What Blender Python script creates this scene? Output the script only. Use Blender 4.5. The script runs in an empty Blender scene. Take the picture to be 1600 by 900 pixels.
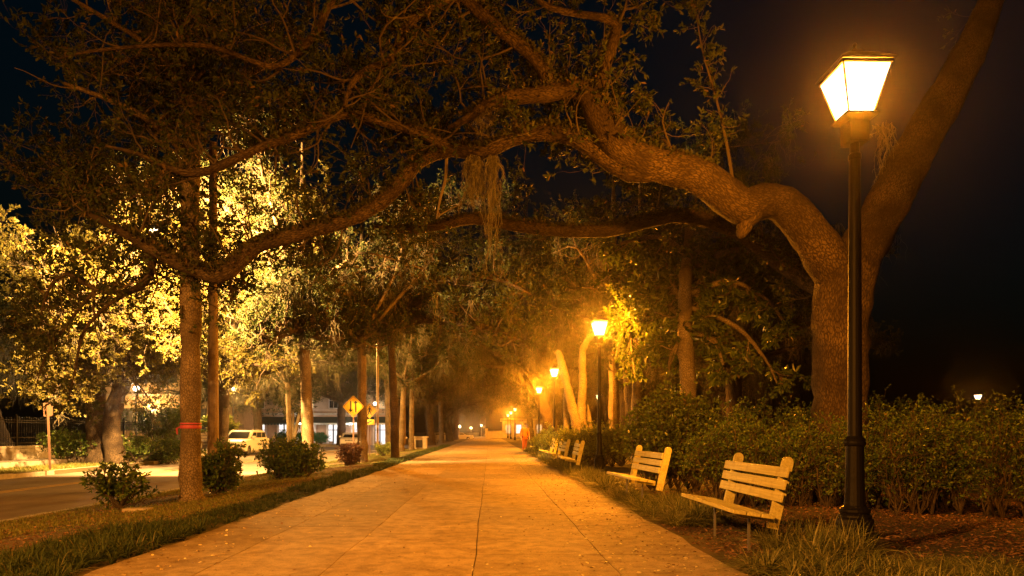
import bpy, bmesh, math, random
import numpy as np
from mathutils import Vector, Matrix

sc = bpy.context.scene
COL = sc.collection
R = math.radians
F = 1066.7                     # focal length in pixels of the 1600 px photo
CAMZ = 1.2

# ------------------------------------------------------------------ camera
cd = bpy.data.cameras.new('camera'); cam = bpy.data.objects.new('camera', cd); COL.objects.link(cam)
cam.location = (0, 0, CAMZ); cam.rotation_euler = (R(90), 0, 0)
cd.sensor_width = 36; cd.lens = 24; cd.clip_start = .05; cd.clip_end = 3000
cd.shift_x = 35/1600; cd.shift_y = 225/1600
sc.camera = cam

# ------------------------------------------------------------------ night sky, exposure
w = bpy.data.worlds.new('World'); sc.world = w; w.use_nodes = True
wn = w.node_tree; wn.nodes.clear()
sky = wn.nodes.new('ShaderNodeTexSky'); sky.sky_type = 'NISHITA'; sky.sun_disc = False
sky.sun_elevation = R(-3.0); sky.sun_rotation = R(160)
mul = wn.nodes.new('ShaderNodeMix'); mul.data_type = 'RGBA'; mul.blend_type = 'MULTIPLY'
mul.inputs[0].default_value = 1; mul.inputs[7].default_value = (.0, .75, 1.1, 1)
bg = wn.nodes.new('ShaderNodeBackground'); bg.inputs[1].default_value = 0.06
wo = wn.nodes.new('ShaderNodeOutputWorld')
wn.links.new(sky.outputs[0], mul.inputs[6]); wn.links.new(mul.outputs[2], bg.inputs[0]); wn.links.new(bg.outputs[0], wo.inputs[0])
sc.view_settings.view_transform = 'Standard'; sc.view_settings.look = 'None'
sc.view_settings.exposure = 0; sc.view_settings.gamma = 1; sc.view_settings.use_curve_mapping = False
cy = sc.cycles
cy.use_denoising = True; cy.max_bounces = 4; cy.diffuse_bounces = 2; cy.glossy_bounces = 2
cy.transmission_bounces = 3; cy.transparent_max_bounces = 8; cy.volume_bounces = 0
cy.sample_clamp_indirect = 1.0; cy.caustics_reflective = False; cy.caustics_refractive = False
cy.use_adaptive_sampling = False; cy.use_light_tree = True

SODIUM = (1.0, .285, .01)
WARM = (1.0, .5, .12)
P_LANTERN = 4600
P_STREET = 80000
HAZE = .0005

# ------------------------------------------------------------------ helpers
def P(px, py, Y):
    return np.array([(px-765)*Y/F, Y, CAMZ-(py-675)*Y/F])
def XY(px, Y): return (px-765)*Y/F

def prop(o, label=None, cat=None, group=None, kind=None):
    if label: o['label'] = label
    if cat: o['category'] = cat
    if group: o['group'] = group
    if kind: o['kind'] = kind
    return o
def thing(name, label, cat, loc=(0,0,0), rz=0, group=None):
    o = bpy.data.objects.new(name, None); COL.objects.link(o)
    o.location = loc; o.rotation_euler = (0,0,rz); o.empty_display_size = .2
    return prop(o, label, cat, group)
def link_mesh(name, me, parent=None, mat=None):
    o = bpy.data.objects.new(name, me); COL.objects.link(o)
    if parent is not None: o.parent = parent
    if mat is not None:
        me.materials.clear(); me.materials.append(mat)
    return o
def copy_tree(o, parent=None):
    c = o.copy(); COL.objects.link(c); c.parent = parent
    for ch in list(o.children): copy_tree(ch, c)
    return c

class Buf:
    """numpy mesh accumulator; faces of one size per add"""
    def __init__(s): s.v = []; s.f = []; s.uv = []; s.n = 0
    def add(s, v, f, uv=None):
        v = np.asarray(v, float).reshape(-1, 3); f = np.asarray(f, np.int64)
        s.v.append(v); s.f.append(f + s.n); s.uv.append(np.zeros((len(v), 2)) if uv is None else np.asarray(uv).reshape(-1, 2)); s.n += len(v)
    def mesh(s, name, uv=False, smooth=False):
        me = bpy.data.meshes.new(name)
        if not s.v: return me
        V = np.concatenate(s.v)
        lv = np.concatenate([f.ravel() for f in s.f]); lt = np.concatenate([np.full(len(f), f.shape[1]) for f in s.f])
        me.vertices.add(len(V)); me.vertices.foreach_set('co', V.astype(np.float32).ravel())
        me.loops.add(len(lv)); me.loops.foreach_set('vertex_index', lv.astype(np.int32))
        me.polygons.add(len(lt)); st = np.concatenate([[0], np.cumsum(lt)[:-1]])
        me.polygons.foreach_set('loop_start', st.astype(np.int32)); me.polygons.foreach_set('loop_total', lt.astype(np.int32))
        if uv:
            U = np.concatenate(s.uv); ul = me.uv_layers.new(name='UVMap')
            ul.data.foreach_set('uv', U[lv].astype(np.float32).ravel())
        me.polygons.foreach_set('use_smooth', np.full(len(lt), smooth))
        me.update(calc_edges=True); me.validate(verbose=False)
        return me
    def obj(s, name, mat, parent=None, uv=False, smooth=False):
        return link_mesh(name, s.mesh(name, uv, smooth), parent, mat)
    # boxes etc.
    def box(s, x0, x1, y0, y1, z0, z1):
        v = [(x,y,z) for x in (x0,x1) for y in (y0,y1) for z in (z0,z1)]
        s.add(v, [(0,1,3,2),(4,6,7,5),(0,4,5,1),(2,3,7,6),(0,2,6,4),(1,5,7,3)])
        return s
    def obox(s, c, hx, hy, hz, M):
        v = [np.array(c) + M @ np.array((x*hx, y*hy, z*hz)) for x in (-1,1) for y in (-1,1) for z in (-1,1)]
        s.add(v, [(0,1,3,2),(4,6,7,5),(0,4,5,1),(2,3,7,6),(0,2,6,4),(1,5,7,3)])
        return s
    def lathe(s, prof, n=16, c=(0,0,0), rot=0):
        a = np.arange(n)*2*math.pi/n + rot
        v = np.array([[(c[0]+r*math.cos(t), c[1]+r*math.sin(t), c[2]+z) for t in a] for r, z in prof])
        K = len(prof); f = [(i*n+j, i*n+(j+1)%n, (i+1)*n+(j+1)%n, (i+1)*n+j) for i in range(K-1) for j in range(n)]
        s.add(v, f); return s
    def prism(s, poly, y0, y1):
        """polygon in x-z, extruded along y"""
        n = len(poly); v = [(x, y0, z) for x, z in poly] + [(x, y1, z) for x, z in poly]
        base = s.n
        s.add(v, [(i, (i+1)%n, n+(i+1)%n, n+i) for i in range(n)])
        s.f.append(np.array([list(range(n))[::-1]])+base); s.f.append(np.array([list(range(n, 2*n))])+base)
        return s

def rz(a): c, s_ = math.cos(a), math.sin(a); return np.array([[c,-s_,0],[s_,c,0],[0,0,1]])
def rx(a): c, s_ = math.cos(a), math.sin(a); return np.array([[1,0,0],[0,c,-s_],[0,s_,c]])
def ry(a): c, s_ = math.cos(a), math.sin(a); return np.array([[c,0,s_],[0,1,0],[-s_,0,c]])
def nz(v): return v/np.maximum(np.linalg.norm(v, axis=-1, keepdims=True), 1e-9)

def tubes(buf, pts, rad, sides=4, lump=0, rng=None):
    """pts (M,K,3) rad (M,K): batch of tapered tubes with uv in metres"""
    pts = np.asarray(pts, float); rad = np.asarray(rad, float)
    if pts.ndim == 2: pts = pts[None]; rad = rad[None]
    M, K, _ = pts.shape
    T = np.empty_like(pts); T[:, 1:-1] = pts[:, 2:]-pts[:, :-2]; T[:, 0] = pts[:, 1]-pts[:, 0]; T[:, -1] = pts[:, -1]-pts[:, -2]
    T = nz(T)
    ref = np.cross(T[:, 0], np.array([.3, .5, .81])); bad = np.linalg.norm(ref, axis=1) < .05
    ref[bad] = np.cross(T[bad, 0], np.array([1., 0, 0])); A = nz(ref)
    U = np.empty_like(pts)
    for k in range(K):
        A = nz(A - (A*T[:, k]).sum(-1, keepdims=True)*T[:, k]); U[:, k] = A
    W = np.cross(T, U)
    S = sides+1; a = np.arange(S)*2*math.pi/sides
    rr = rad[:, :, None]*np.ones(S)
    if lump:
        j = np.ones((M, K, sides)) + lump*rng.standard_normal((M, K, sides)); j = np.concatenate([j, j[:, :, :1]], 2); rr = rr*j
    v = pts[:, :, None] + rr[..., None]*(np.cos(a)[:, None]*U[:, :, None] + np.sin(a)[:, None]*W[:, :, None])
    L = np.concatenate([np.zeros((M, 1)), np.cumsum(np.linalg.norm(np.diff(pts, axis=1), axis=-1), 1)], 1)
    uv = np.stack([np.broadcast_to((a*rad.mean(1)[:, None])[:, None, :], (M, K, S)), np.broadcast_to(L[:, :, None], (M, K, S))], -1)
    i = np.arange(M)[:, None, None]*K*S + np.arange(K-1)[None, :, None]*S + np.arange(sides)[None, None, :]
    f = np.stack([i, i+1, i+S+1, i+S], -1).reshape(-1, 4)
    buf.add(v.reshape(-1, 3), f, uv.reshape(-1, 2))

def smooth_line(pts, rad, step):
    """Catmull-Rom resample"""
    p = np.array(pts, float); r = np.array(rad, float)
    p = np.vstack([2*p[0]-p[1], p, 2*p[-1]-p[-2]]); r = np.concatenate([[r[0]], r, [r[-1]]])
    out = []; ro = []
    for i in range(1, len(p)-2):
        n = max(2, int(np.linalg.norm(p[i+1]-p[i])/step))
        for k in range(n):
            t = k/n; t2, t3 = t*t, t*t*t
            f = lambda a, b, c, d: .5*((2*b)+(-a+c)*t+(2*a-5*b+4*c-d)*t2+(-a+3*b-3*c+d)*t3)
            out.append(f(p[i-1], p[i], p[i+1], p[i+2])); ro.append(r[i]+(r[i+1]-r[i])*t)
    out.append(p[-2]); ro.append(r[-2])
    return np.array(out), np.array(ro)

def spawn(rng, par, prad, n, length, K=6, spread=.9, along=.5, up=.15, wander=.25, tmin=.25, tmax=1., rs=.5, rmax=.1, bias=None):
    """n child branches off parent polylines par (M,K,3)"""
    M, KP, _ = par.shape
    m = rng.integers(0, M, n); t = rng.uniform(tmin, tmax, n)*(KP-1); i = np.minimum(t.astype(int), KP-2); f = (t-i)[:, None]
    p0 = par[m, i]*(1-f)+par[m, i+1]*f; tan = nz(par[m, i+1]-par[m, i]); r0 = np.minimum((prad[m, i]*(1-f[:, 0])+prad[m, i+1]*f[:, 0])*rs, rmax)
    d = nz(tan*along + nz(rng.standard_normal((n, 3)))*spread + np.array([0, 0, up]) + (0 if bias is None else np.array(bias)))
    L = length*rng.uniform(.5, 1.2, n)
    pts = np.empty((n, K, 3)); pts[:, 0] = p0
    for k in range(1, K):
        d = nz(d + wander*rng.standard_normal((n, 3)) + np.array([0, 0, up*.3])); pts[:, k] = pts[:, k-1] + d*(L/(K-1))[:, None]
    rad = r0[:, None]*np.linspace(1, .25, K)[None]
    return pts, rad

def leaves(buf, rng, tw, n, size, ratio=.22, tmin=.25, spread=.9, upn=.6, droop=.15, drop_z=0):
    """n leaves placed on twigs tw (M,K,3)"""
    M, K, _ = tw.shape
    m = rng.integers(0, M, n); t = (1-(1-tmin)*rng.random(n)**1.6)*(K-1); i = np.minimum(t.astype(int), K-2); f = (t-i)[:, None]
    p = tw[m, i]*(1-f)+tw[m, i+1]*f; tan = nz(tw[m, i+1]-tw[m, i])
    d = nz(tan*.8 + spread*nz(rng.standard_normal((n, 3))) + np.array([0, 0, drop_z]))
    leafgeo(buf, rng, p, d, size*rng.uniform(.6, 1.25, n), ratio, upn, droop)
def leafgeo(buf, rng, p, d, L, ratio=.22, upn=.6, droop=.15):
    n = len(p); L = L[:, None]
    nn = nz(rng.standard_normal((n, 3))*.7 + np.array([0, 0, upn])); s = nz(np.cross(d, nn)); nn = np.cross(s, d)
    W = L*ratio*rng.uniform(.8, 1.2, (n, 1)); fold = L*.07
    tip = p+d*L-nn*L*droop
    a = p+d*L*.32; b = p+d*L*.7-nn*L*droop*.35
    v = np.stack([p, a+s*W*.8+nn*fold, b+s*W*.85+nn*fold, tip, b-s*W*.85+nn*fold, a-s*W*.8+nn*fold], 1)
    i = np.arange(n)[:, None]*6
    f = np.concatenate([i+np.array([0, 1, 2, 3]), i+np.array([0, 3, 4, 5])])
    buf.add(v.reshape(-1, 3), f)

def blades(buf, rng, base, n, h, lean, width, K=4):
    """strap leaves arching out from clump centres base (C,3)"""
    c = rng.integers(0, len(base), n); a = rng.uniform(0, 2*math.pi, n); out = np.stack([np.cos(a), np.sin(a), 0*a], 1)
    H = h*rng.uniform(.55, 1.15, n)[:, None]; Ln = lean*rng.uniform(.3, 1.3, n)[:, None]
    p0 = base[c]+out*rng.uniform(0, .035, (n, 1)); side = nz(np.cross(out, [0, 0, 1.]) + .3*rng.standard_normal((n, 3)))
    V = []
    for k in range(K+1):
        t = k/K; p = p0 + out*Ln*t**1.4 + np.array([0, 0, 1.])*H*(1.9*t-1.25*t*t*(Ln/(lean*.9)).clip(.3, 1.15))
        wd = width*(1-t**2.2)*.5+.0004
        V += [p-side*wd, p+side*wd]
    v = np.stack(V, 1); m = 2*(K+1); i = np.arange(n)[:, None]*m
    f = np.concatenate([i+np.array([2*k, 2*k+1, 2*k+3, 2*k+2]) for k in range(K)])
    buf.add(v.reshape(-1, 3), f)

# ------------------------------------------------------------------ materials
def mat(name, col, rough=.7, metal=0, noise=None, bump=0, bscale=20, spec=.5, var=None, coord='Object', detail=4):
    """noise=(col2, scale); var = per-island colour ramp list"""
    m = bpy.data.materials.new(name); m.use_nodes = True; nt = m.node_tree; b = nt.nodes['Principled BSDF']
    b.inputs['Base Color'].default_value = (*col, 1); b.inputs['Roughness'].default_value = rough; b.inputs['Metallic'].default_value = metal
    b.inputs['Specular IOR Level'].default_value = spec if not var else .3
    tc = nt.nodes.new('ShaderNodeTexCoord')
    if noise:
        nx = nt.nodes.new('ShaderNodeTexNoise'); nx.inputs['Scale'].default_value = noise[1]; nx.inputs['Detail'].default_value = detail; nx.inputs['Roughness'].default_value = .6
        nt.links.new(tc.outputs[coord], nx.inputs['Vector'])
        rp = nt.nodes.new('ShaderNodeValToRGB'); rp.color_ramp.elements[0].position = .38; rp.color_ramp.elements[1].position = .64
        rp.color_ramp.elements[0].color = (*col, 1); rp.color_ramp.elements[1].color = (*noise[0], 1)
        nt.links.new(nx.outputs['Fac'], rp.inputs['Fac']); nt.links.new(rp.outputs[0], b.inputs['Base Color'])
    if bump:
        bx = nt.nodes.new('ShaderNodeTexNoise'); bx.inputs['Scale'].default_value = bscale; bx.inputs['Detail'].default_value = 5
        nt.links.new(tc.outputs[coord], bx.inputs['Vector'])
        bp = nt.nodes.new('ShaderNodeBump'); bp.inputs['Strength'].default_value = bump; bp.inputs['Distance'].default_value = .02
        nt.links.new(bx.outputs['Fac'], bp.inputs['Height']); nt.links.new(bp.outputs[0], b.inputs['Normal'])
    if var:
        g = nt.nodes.new('ShaderNodeNewGeometry'); rp = nt.nodes.new('ShaderNodeValToRGB')
        els = rp.color_ramp.elements
        while len(els) < len(var): els.new(.5)
        for k, (pos, c) in enumerate(var): els[k].position = pos; els[k].color = (*c, 1)
        nt.links.new(g.outputs['Random Per Island'], rp.inputs['Fac']); nt.links.new(rp.outputs[0], b.inputs['Base Color'])
    return m
def leafmat(name, c0, c1, c2, rough=.42, trans=.3, old=(.16, .10, .04)):
    m = mat(name, c0, rough, var=[(0, c0), (.45, c1), (.93, c2), (1., old)])
    nt = m.node_tree; b = nt.nodes['Principled BSDF']; out = nt.nodes['Material Output']
    rp = [n for n in nt.nodes if n.type == 'VALTORGB'][0]
    t = nt.nodes.new('ShaderNodeBsdfTranslucent'); nt.links.new(rp.outputs[0], t.inputs[0])
    mx = nt.nodes.new('ShaderNodeMixShader'); mx.inputs[0].default_value = trans
    nt.links.new(b.outputs[0], mx.inputs[1]); nt.links.new(t.outputs[0], mx.inputs[2]); nt.links.new(mx.outputs[0], out.inputs[0])
    return m
def barkmat(name, c0, c1, sx=38, sy=11, bump=.9, lichen=None):
    m = bpy.data.materials.new(name); m.use_nodes = True; nt = m.node_tree; b = nt.nodes['Principled BSDF']; b.inputs['Roughness'].default_value = .85
    b.inputs['Specular IOR Level'].default_value = .2
    tc = nt.nodes.new('ShaderNodeTexCoord'); mp = nt.nodes.new('ShaderNodeMapping'); mp.inputs['Scale'].default_value = (sx, sy, 1)
    nt.links.new(tc.outputs['UV'], mp.inputs['Vector'])
    nd = nt.nodes.new('ShaderNodeTexNoise'); nd.inputs['Scale'].default_value = 1.2; nd.inputs['Detail'].default_value = 3
    nt.links.new(mp.outputs[0], nd.inputs['Vector'])
    ad = nt.nodes.new('ShaderNodeVectorMath'); ad.operation = 'MULTIPLY_ADD'; ad.inputs[1].default_value = (1.1, 1.1, 1.1)
    nt.links.new(nd.outputs['Color'], ad.inputs[0]); nt.links.new(mp.outputs[0], ad.inputs[2])
    vo = nt.nodes.new('ShaderNodeTexVoronoi'); vo.feature = 'DISTANCE_TO_EDGE'; vo.inputs['Scale'].default_value = 1.0
    nt.links.new(ad.outputs[0], vo.inputs['Vector'])
    cr = nt.nodes.new('ShaderNodeValToRGB'); cr.color_ramp.elements[0].position = .0; cr.color_ramp.elements[1].position = .2
    nt.links.new(vo.outputs['Distance'], cr.inputs[0])
    n2 = nt.nodes.new('ShaderNodeTexNoise'); n2.inputs['Scale'].default_value = 2.2; n2.inputs['Detail'].default_value = 6
    nt.links.new(tc.outputs['Object'], n2.inputs['Vector'])
    r2 = nt.nodes.new('ShaderNodeValToRGB'); r2.color_ramp.elements[0].position = .35; r2.color_ramp.elements[1].position = .65
    r2.color_ramp.elements[0].color = (*c0, 1); r2.color_ramp.elements[1].color = (*c1, 1); nt.links.new(n2.outputs['Fac'], r2.inputs[0])
    mx = nt.nodes.new('ShaderNodeMix'); mx.data_type = 'RGBA'; nt.links.new(cr.outputs[0], mx.inputs[0])
    mx.inputs[6].default_value = (c0[0]*.6, c0[1]*.6, c0[2]*.6, 1); nt.links.new(r2.outputs[0], mx.inputs[7]); nt.links.new(mx.outputs[2], b.inputs['Base Color'])
    n3 = nt.nodes.new('ShaderNodeTexNoise'); n3.inputs['Scale'].default_value = .8; n3.inputs['Detail'].default_value = 5; nt.links.new(mp.outputs[0], n3.inputs['Vector'])
    ma = nt.nodes.new('ShaderNodeMath'); ma.operation = 'MULTIPLY_ADD'; ma.inputs[1].default_value = 1.6; nt.links.new(n3.outputs['Fac'], ma.inputs[0]); nt.links.new(cr.outputs[0], ma.inputs[2])
    bp = nt.nodes.new('ShaderNodeBump'); bp.inputs['Strength'].default_value = bump; bp.inputs['Distance'].default_value = .035
    nt.links.new(ma.outputs[0], bp.inputs['Height']); nt.links.new(bp.outputs[0], b.inputs['Normal'])
    return m
def emit(name, col, strength, through=False):
    m = bpy.data.materials.new(name); m.use_nodes = True; nt = m.node_tree; nt.nodes.clear()
    e = nt.nodes.new('ShaderNodeEmission'); e.inputs[0].default_value = (*col, 1); e.inputs[1].default_value = strength
    o = nt.nodes.new('ShaderNodeOutputMaterial')
    if through:                     # clear glass lit from inside: lets the lamp's own light out
        t = nt.nodes.new('ShaderNodeBsdfTransparent'); a = nt.nodes.new('ShaderNodeAddShader')
        nt.links.new(e.outputs[0], a.inputs[0]); nt.links.new(t.outputs[0], a.inputs[1]); nt.links.new(a.outputs[0], o.inputs[0])
        m.cycles.emission_sampling = 'NONE'
    else: nt.links.new(e.outputs[0], o.inputs[0])
    return m

M = {}
M['bark'] = barkmat('oak_bark', (.045, .033, .024), (.12, .09, .058), 38, 10, .6)
M['bark_fine'] = barkmat('smooth_bark', (.11, .085, .055), (.25, .2, .13), 30, 18, .3)
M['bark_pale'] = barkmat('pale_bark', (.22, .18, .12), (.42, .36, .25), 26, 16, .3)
M['twig'] = mat('twig_bark', (.06, .045, .03), .85)
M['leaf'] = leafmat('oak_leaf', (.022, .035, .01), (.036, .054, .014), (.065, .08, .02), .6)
M['leaf_backlit'] = leafmat('backlit_leaf', (.07, .075, .018), (.11, .105, .025), (.17, .15, .035), .5, .4)  # oak leaf made brighter and more golden for the street light's glow
M['leaf_glossy'] = leafmat('magnolia_leaf', (.055, .09, .018), (.09, .14, .028), (.14, .19, .04), .25, .15)
M['leaf_glossy'].node_tree.nodes['Principled BSDF'].inputs['Specular IOR Level'].default_value = .6
M['leaf_hedge'] = leafmat('hedge_leaf', (.045, .09, .018), (.075, .135, .026), (.16, .23, .05), .33, .25)
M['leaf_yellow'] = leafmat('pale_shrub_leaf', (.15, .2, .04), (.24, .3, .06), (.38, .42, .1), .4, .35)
M['leaf_red'] = leafmat('dark_red_leaf', (.05, .025, .02), (.08, .035, .025), (.12, .06, .03), .4, .25)
M['grassblade'] = leafmat('strap_leaf', (.06, .08, .025), (.14, .16, .045), (.38, .36, .14), .55, .2, (.35, .3, .14))
M['lawn'] = leafmat('lawn_blade', (.1, .13, .03), (.17, .19, .05), (.25, .24, .08), .6, .2, (.3, .24, .12))
M['moss'] = leafmat('spanish_moss', (.1, .1, .065), (.16, .15, .1), (.22, .2, .14), .9, .3, (.2, .15, .1))
M['fern'] = leafmat('limb_fern', (.03, .035, .012), (.05, .055, .02), (.08, .075, .03), .7, .2, (.16, .1, .05))
M['litter'] = mat('fallen_leaf', (.3, .2, .1), .7, var=[(0, (.16, .1, .05)), (.35, (.28, .19, .1)), (.6, (.5, .4, .22)), (1, (.85, .78, .5))])
M['chips'] = mat('bark_chips', (.12, .07, .04), .85, var=[(0, (.06, .03, .018)), (.5, (.19, .1, .055)), (1, (.38, .22, .12))])
M['iron'] = mat('black_iron', (.008, .0075, .007), .5, 0, bump=.12, bscale=35, spec=.18)
M['cap'] = mat('dark_cap', (.03, .028, .025), .5)
M['stone'] = mat('pale_stone', (.3, .27, .22), .85, noise=((.42, .38, .31), 3), bump=.4, bscale=15)
M['kerb'] = mat('kerb_stone', (.3, .28, .24), .85, noise=((.45, .42, .36), 4), bump=.5, bscale=12)
M['asphalt'] = mat('asphalt', (.14, .115, .1), .85, noise=((.21, .175, .155), .6), bump=.3, bscale=60)
M['yellowline'] = mat('yellow_road_paint', (.5, .33, .05), .7, noise=((.36, .25, .07), 5))
M['whiteline'] = mat('white_road_paint', (.6, .58, .52), .7, noise=((.4, .38, .35), 5))
M['pavement'] = mat('side_pavement', (.26, .23, .19), .85, noise=((.36, .33, .28), 1.2), bump=.25, bscale=30)

def pathmat():
    m = mat('path_concrete', (.3, .26, .2), .8)
    nt = m.node_tree; b = nt.nodes['Principled BSDF']; tc = nt.nodes.new('ShaderNodeTexCoord')
    def noise(scale, detail, lo, hi, c0, c1):
        n = nt.nodes.new('ShaderNodeTexNoise'); n.inputs['Scale'].default_value = scale; n.inputs['Detail'].default_value = detail; n.inputs['Roughness'].default_value = .65
        nt.links.new(tc.outputs['Object'], n.inputs['Vector']); r = nt.nodes.new('ShaderNodeValToRGB')
        r.color_ramp.elements[0].position = lo; r.color_ramp.elements[1].position = hi
        r.color_ramp.elements[0].color = (*c0, 1); r.color_ramp.elements[1].color = (*c1, 1); nt.links.new(n.outputs['Fac'], r.inputs[0]); return r, n
    def mulc(a, bb):
        x = nt.nodes.new('ShaderNodeMix'); x.data_type = 'RGBA'; x.blend_type = 'MULTIPLY'; x.inputs[0].default_value = 1
        nt.links.new(a, x.inputs[6]); nt.links.new(bb, x.inputs[7]); return x.outputs[2]
    a, _ = noise(.55, 7, .3, .7, (.235, .185, .125), (.4, .33, .23))
    s, _ = noise(6, 6, .35, .6, (.66, .63, .58), (1.08, 1.08, 1.08))
    f, fn = noise(70, 3, .3, .62, (.72, .7, .67), (1.12, 1.12, 1.1))
    d, _ = noise(2.3, 6, .52, .7, (1, 1, 1), (.66, .6, .52))
    e, _ = noise(19, 2, .68, .72, (1, 1, 1), (.45, .4, .34))
    g = nt.nodes.new('ShaderNodeNewGeometry'); mr = nt.nodes.new('ShaderNodeMapRange'); mr.inputs[3].default_value = .74; mr.inputs[4].default_value = 1.15
    nt.links.new(g.outputs['Random Per Island'], mr.inputs[0])
    c = mulc(mulc(mulc(a.outputs[0], s.outputs[0]), f.outputs[0]), mulc(d.outputs[0], e.outputs[0]))
    cc = nt.nodes.new('ShaderNodeCombineColor')
    for k in range(3): nt.links.new(mr.outputs[0], cc.inputs[k])
    c = mulc(c, cc.outputs[0]); nt.links.new(c, b.inputs['Base Color'])
    bp = nt.nodes.new('ShaderNodeBump'); bp.inputs['Strength'].default_value = .35; bp.inputs['Distance'].default_value = .006
    nt.links.new(fn.outputs['Fac'], bp.inputs['Height']); nt.links.new(bp.outputs[0], b.inputs['Normal'])
    return m
M['path'] = pathmat()

def groundmat():
    m = mat('soil_and_grass', (.1, .07, .04), .95, noise=((.06, .065, .025), .7), bump=.8, bscale=18, detail=8)
    return m
M['ground'] = groundmat()

def woodmat(name, c0, c1):
    m = mat(name, c0, .65); nt = m.node_tree; b = nt.nodes['Principled BSDF']; tc = nt.nodes.new('ShaderNodeTexCoord')
    mp = nt.nodes.new('ShaderNodeMapping'); mp.inputs['Scale'].default_value = (45, 1.6, 45); nt.links.new(tc.outputs['Object'], mp.inputs[0])
    n = nt.nodes.new('ShaderNodeTexNoise'); n.inputs['Scale'].default_value = 1; n.inputs['Detail'].default_value = 6; n.inputs['Distortion'].default_value = .6
    nt.links.new(mp.outputs[0], n.inputs['Vector']); r = nt.nodes.new('ShaderNodeValToRGB')
    r.color_ramp.elements[0].position = .3; r.color_ramp.elements[1].position = .68; r.color_ramp.elements[0].color = (*c0, 1); r.color_ramp.elements[1].color = (*c1, 1)
    n2 = nt.nodes.new('ShaderNodeTexNoise'); n2.inputs['Scale'].default_value = 9; n2.inputs['Detail'].default_value = 4; nt.links.new(tc.outputs['Object'], n2.inputs['Vector'])
    r2 = nt.nodes.new('ShaderNodeValToRGB'); r2.color_ramp.elements[0].position = .3; r2.color_ramp.elements[1].position = .5
    r2.color_ramp.elements[0].color = (.8, .76, .68, 1); r2.color_ramp.elements[1].color = (1, 1, 1, 1); nt.links.new(n2.outputs['Fac'], r2.inputs[0])
    nt.links.new(n.outputs['Fac'], r.inputs[0]); x = nt.nodes.new('ShaderNodeMix'); x.data_type = 'RGBA'; x.blend_type = 'MULTIPLY'; x.inputs[0].default_value = 1
    nt.links.new(r.outputs[0], x.inputs[6]); nt.links.new(r2.outputs[0], x.inputs[7]); nt.links.new(x.outputs[2], b.inputs['Base Color'])
    bp = nt.nodes.new('ShaderNodeBump'); bp.inputs['Strength'].default_value = .3; bp.inputs['Distance'].default_value = .004
    nt.links.new(n.outputs['Fac'], bp.inputs['Height']); nt.links.new(bp.outputs[0], b.inputs['Normal']); return m
M['plank'] = woodmat('weathered_plank', (.5, .46, .14), (.76, .7, .25))
M['pole'] = woodmat('pole_wood', (.12, .085, .055), (.2, .15, .1))

# ================================================================== GROUND, ROAD, PATH
rng = np.random.default_rng(7)
ROADZ = -.35
def gz(x, y):
    x = np.asarray(x, float); y = np.asarray(y, float)
    far = np.where(y > 38, -17.9, -15.9)
    z = np.where(x > -4.4, 0, np.interp(x, [-7.6, -4.4], [-.22, 0]))
    z = np.where(x < -7.75, -.42, z)
    z = np.where(x < far, np.interp(x, [-24, -20, -18.2], [.05, -.02, -.2]), z)
    cross = (y > 60) & (y < 72) & (x < -6.8)
    z = np.where(cross, -.42, z)
    z = z + np.where((x > 2.3) & (x < 30), .03*np.sin(x*2.1)*np.sin(y*1.7), 0)*np.clip((x-2.3), 0, 1)
    return z
xs = np.unique(np.concatenate([[-900, -400, -200, -100, -60, -40, -30], np.arange(-26, -2, .35), [-17.905, -17.895, -15.905, -15.895, -7.755, -7.745, -3.36, 2.14], np.arange(-2, 16, .5), [20, 30, 45, 70, 120, 250, 500, 900]]))
ys = np.unique(np.concatenate([[-300, -60, -20, -8], np.arange(0, 60, .6), [59.99, 60.01, 71.99, 72.01, 37.99, 38.01], np.arange(60, 130, 3), [150, 200, 300, 500, 1500]]))
gx, gy = np.meshgrid(xs, ys); g = Buf(); nx_, ny_ = len(xs), len(ys)
i = (np.arange(ny_-1)[:, None]*nx_+np.arange(nx_-1)).ravel()
g.add(np.stack([gx, gy, gz(gx, gy)], -1), np.stack([i, i+1, i+nx_+1, i+nx_], 1))
prop(g.obj('ground', M['ground']), kind='structure')

# road, cross street, line
b = Buf()
def strip(buf, pts0, pts1, z):
    n = len(pts0); v = [(x, y, z) for x, y in pts0] + [(x, y, z) for x, y in pts1]
    buf.add(v, [(k, n+k, n+k+1, k+1) for k in range(n-1)])
strip(b, [(-7.75, -60), (-7.75, 10), (-7.75, 60), (-7.75, 300)], [(-15.9, -60), (-15.9, 10), (-15.9, 60), (-15.9, 300)], ROADZ)
prop(b.obj('road', M['asphalt']), kind='structure')
b = Buf(); b.box(-17.9, -15.903, 38.01, 60, ROADZ-.05, ROADZ-.003)
prop(b.obj('parking_lane', M['asphalt']), kind='structure')
b = Buf(); b.box(-90, -15.903, 60.02, 71.98, ROADZ-.05, ROADZ-.003)
prop(b.obj('cross_street', M['asphalt']), kind='structure')
b = Buf()
for x0 in (-12.75, -12.5):
    for y0 in np.arange(-10, 56, 3.0): b.box(x0, x0+.11, y0, y0+2.995, ROADZ+.001, ROADZ+.004)
prop(b.obj('centre_line', M['yellowline']), kind='structure')
b = Buf()
for k in range(6): b.box(-8.6-k*1.2, -8.05-k*1.2, 56, 59, ROADZ+.001, ROADZ+.004)
prop(b.obj('crosswalk', M['whiteline']), kind='structure')
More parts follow.
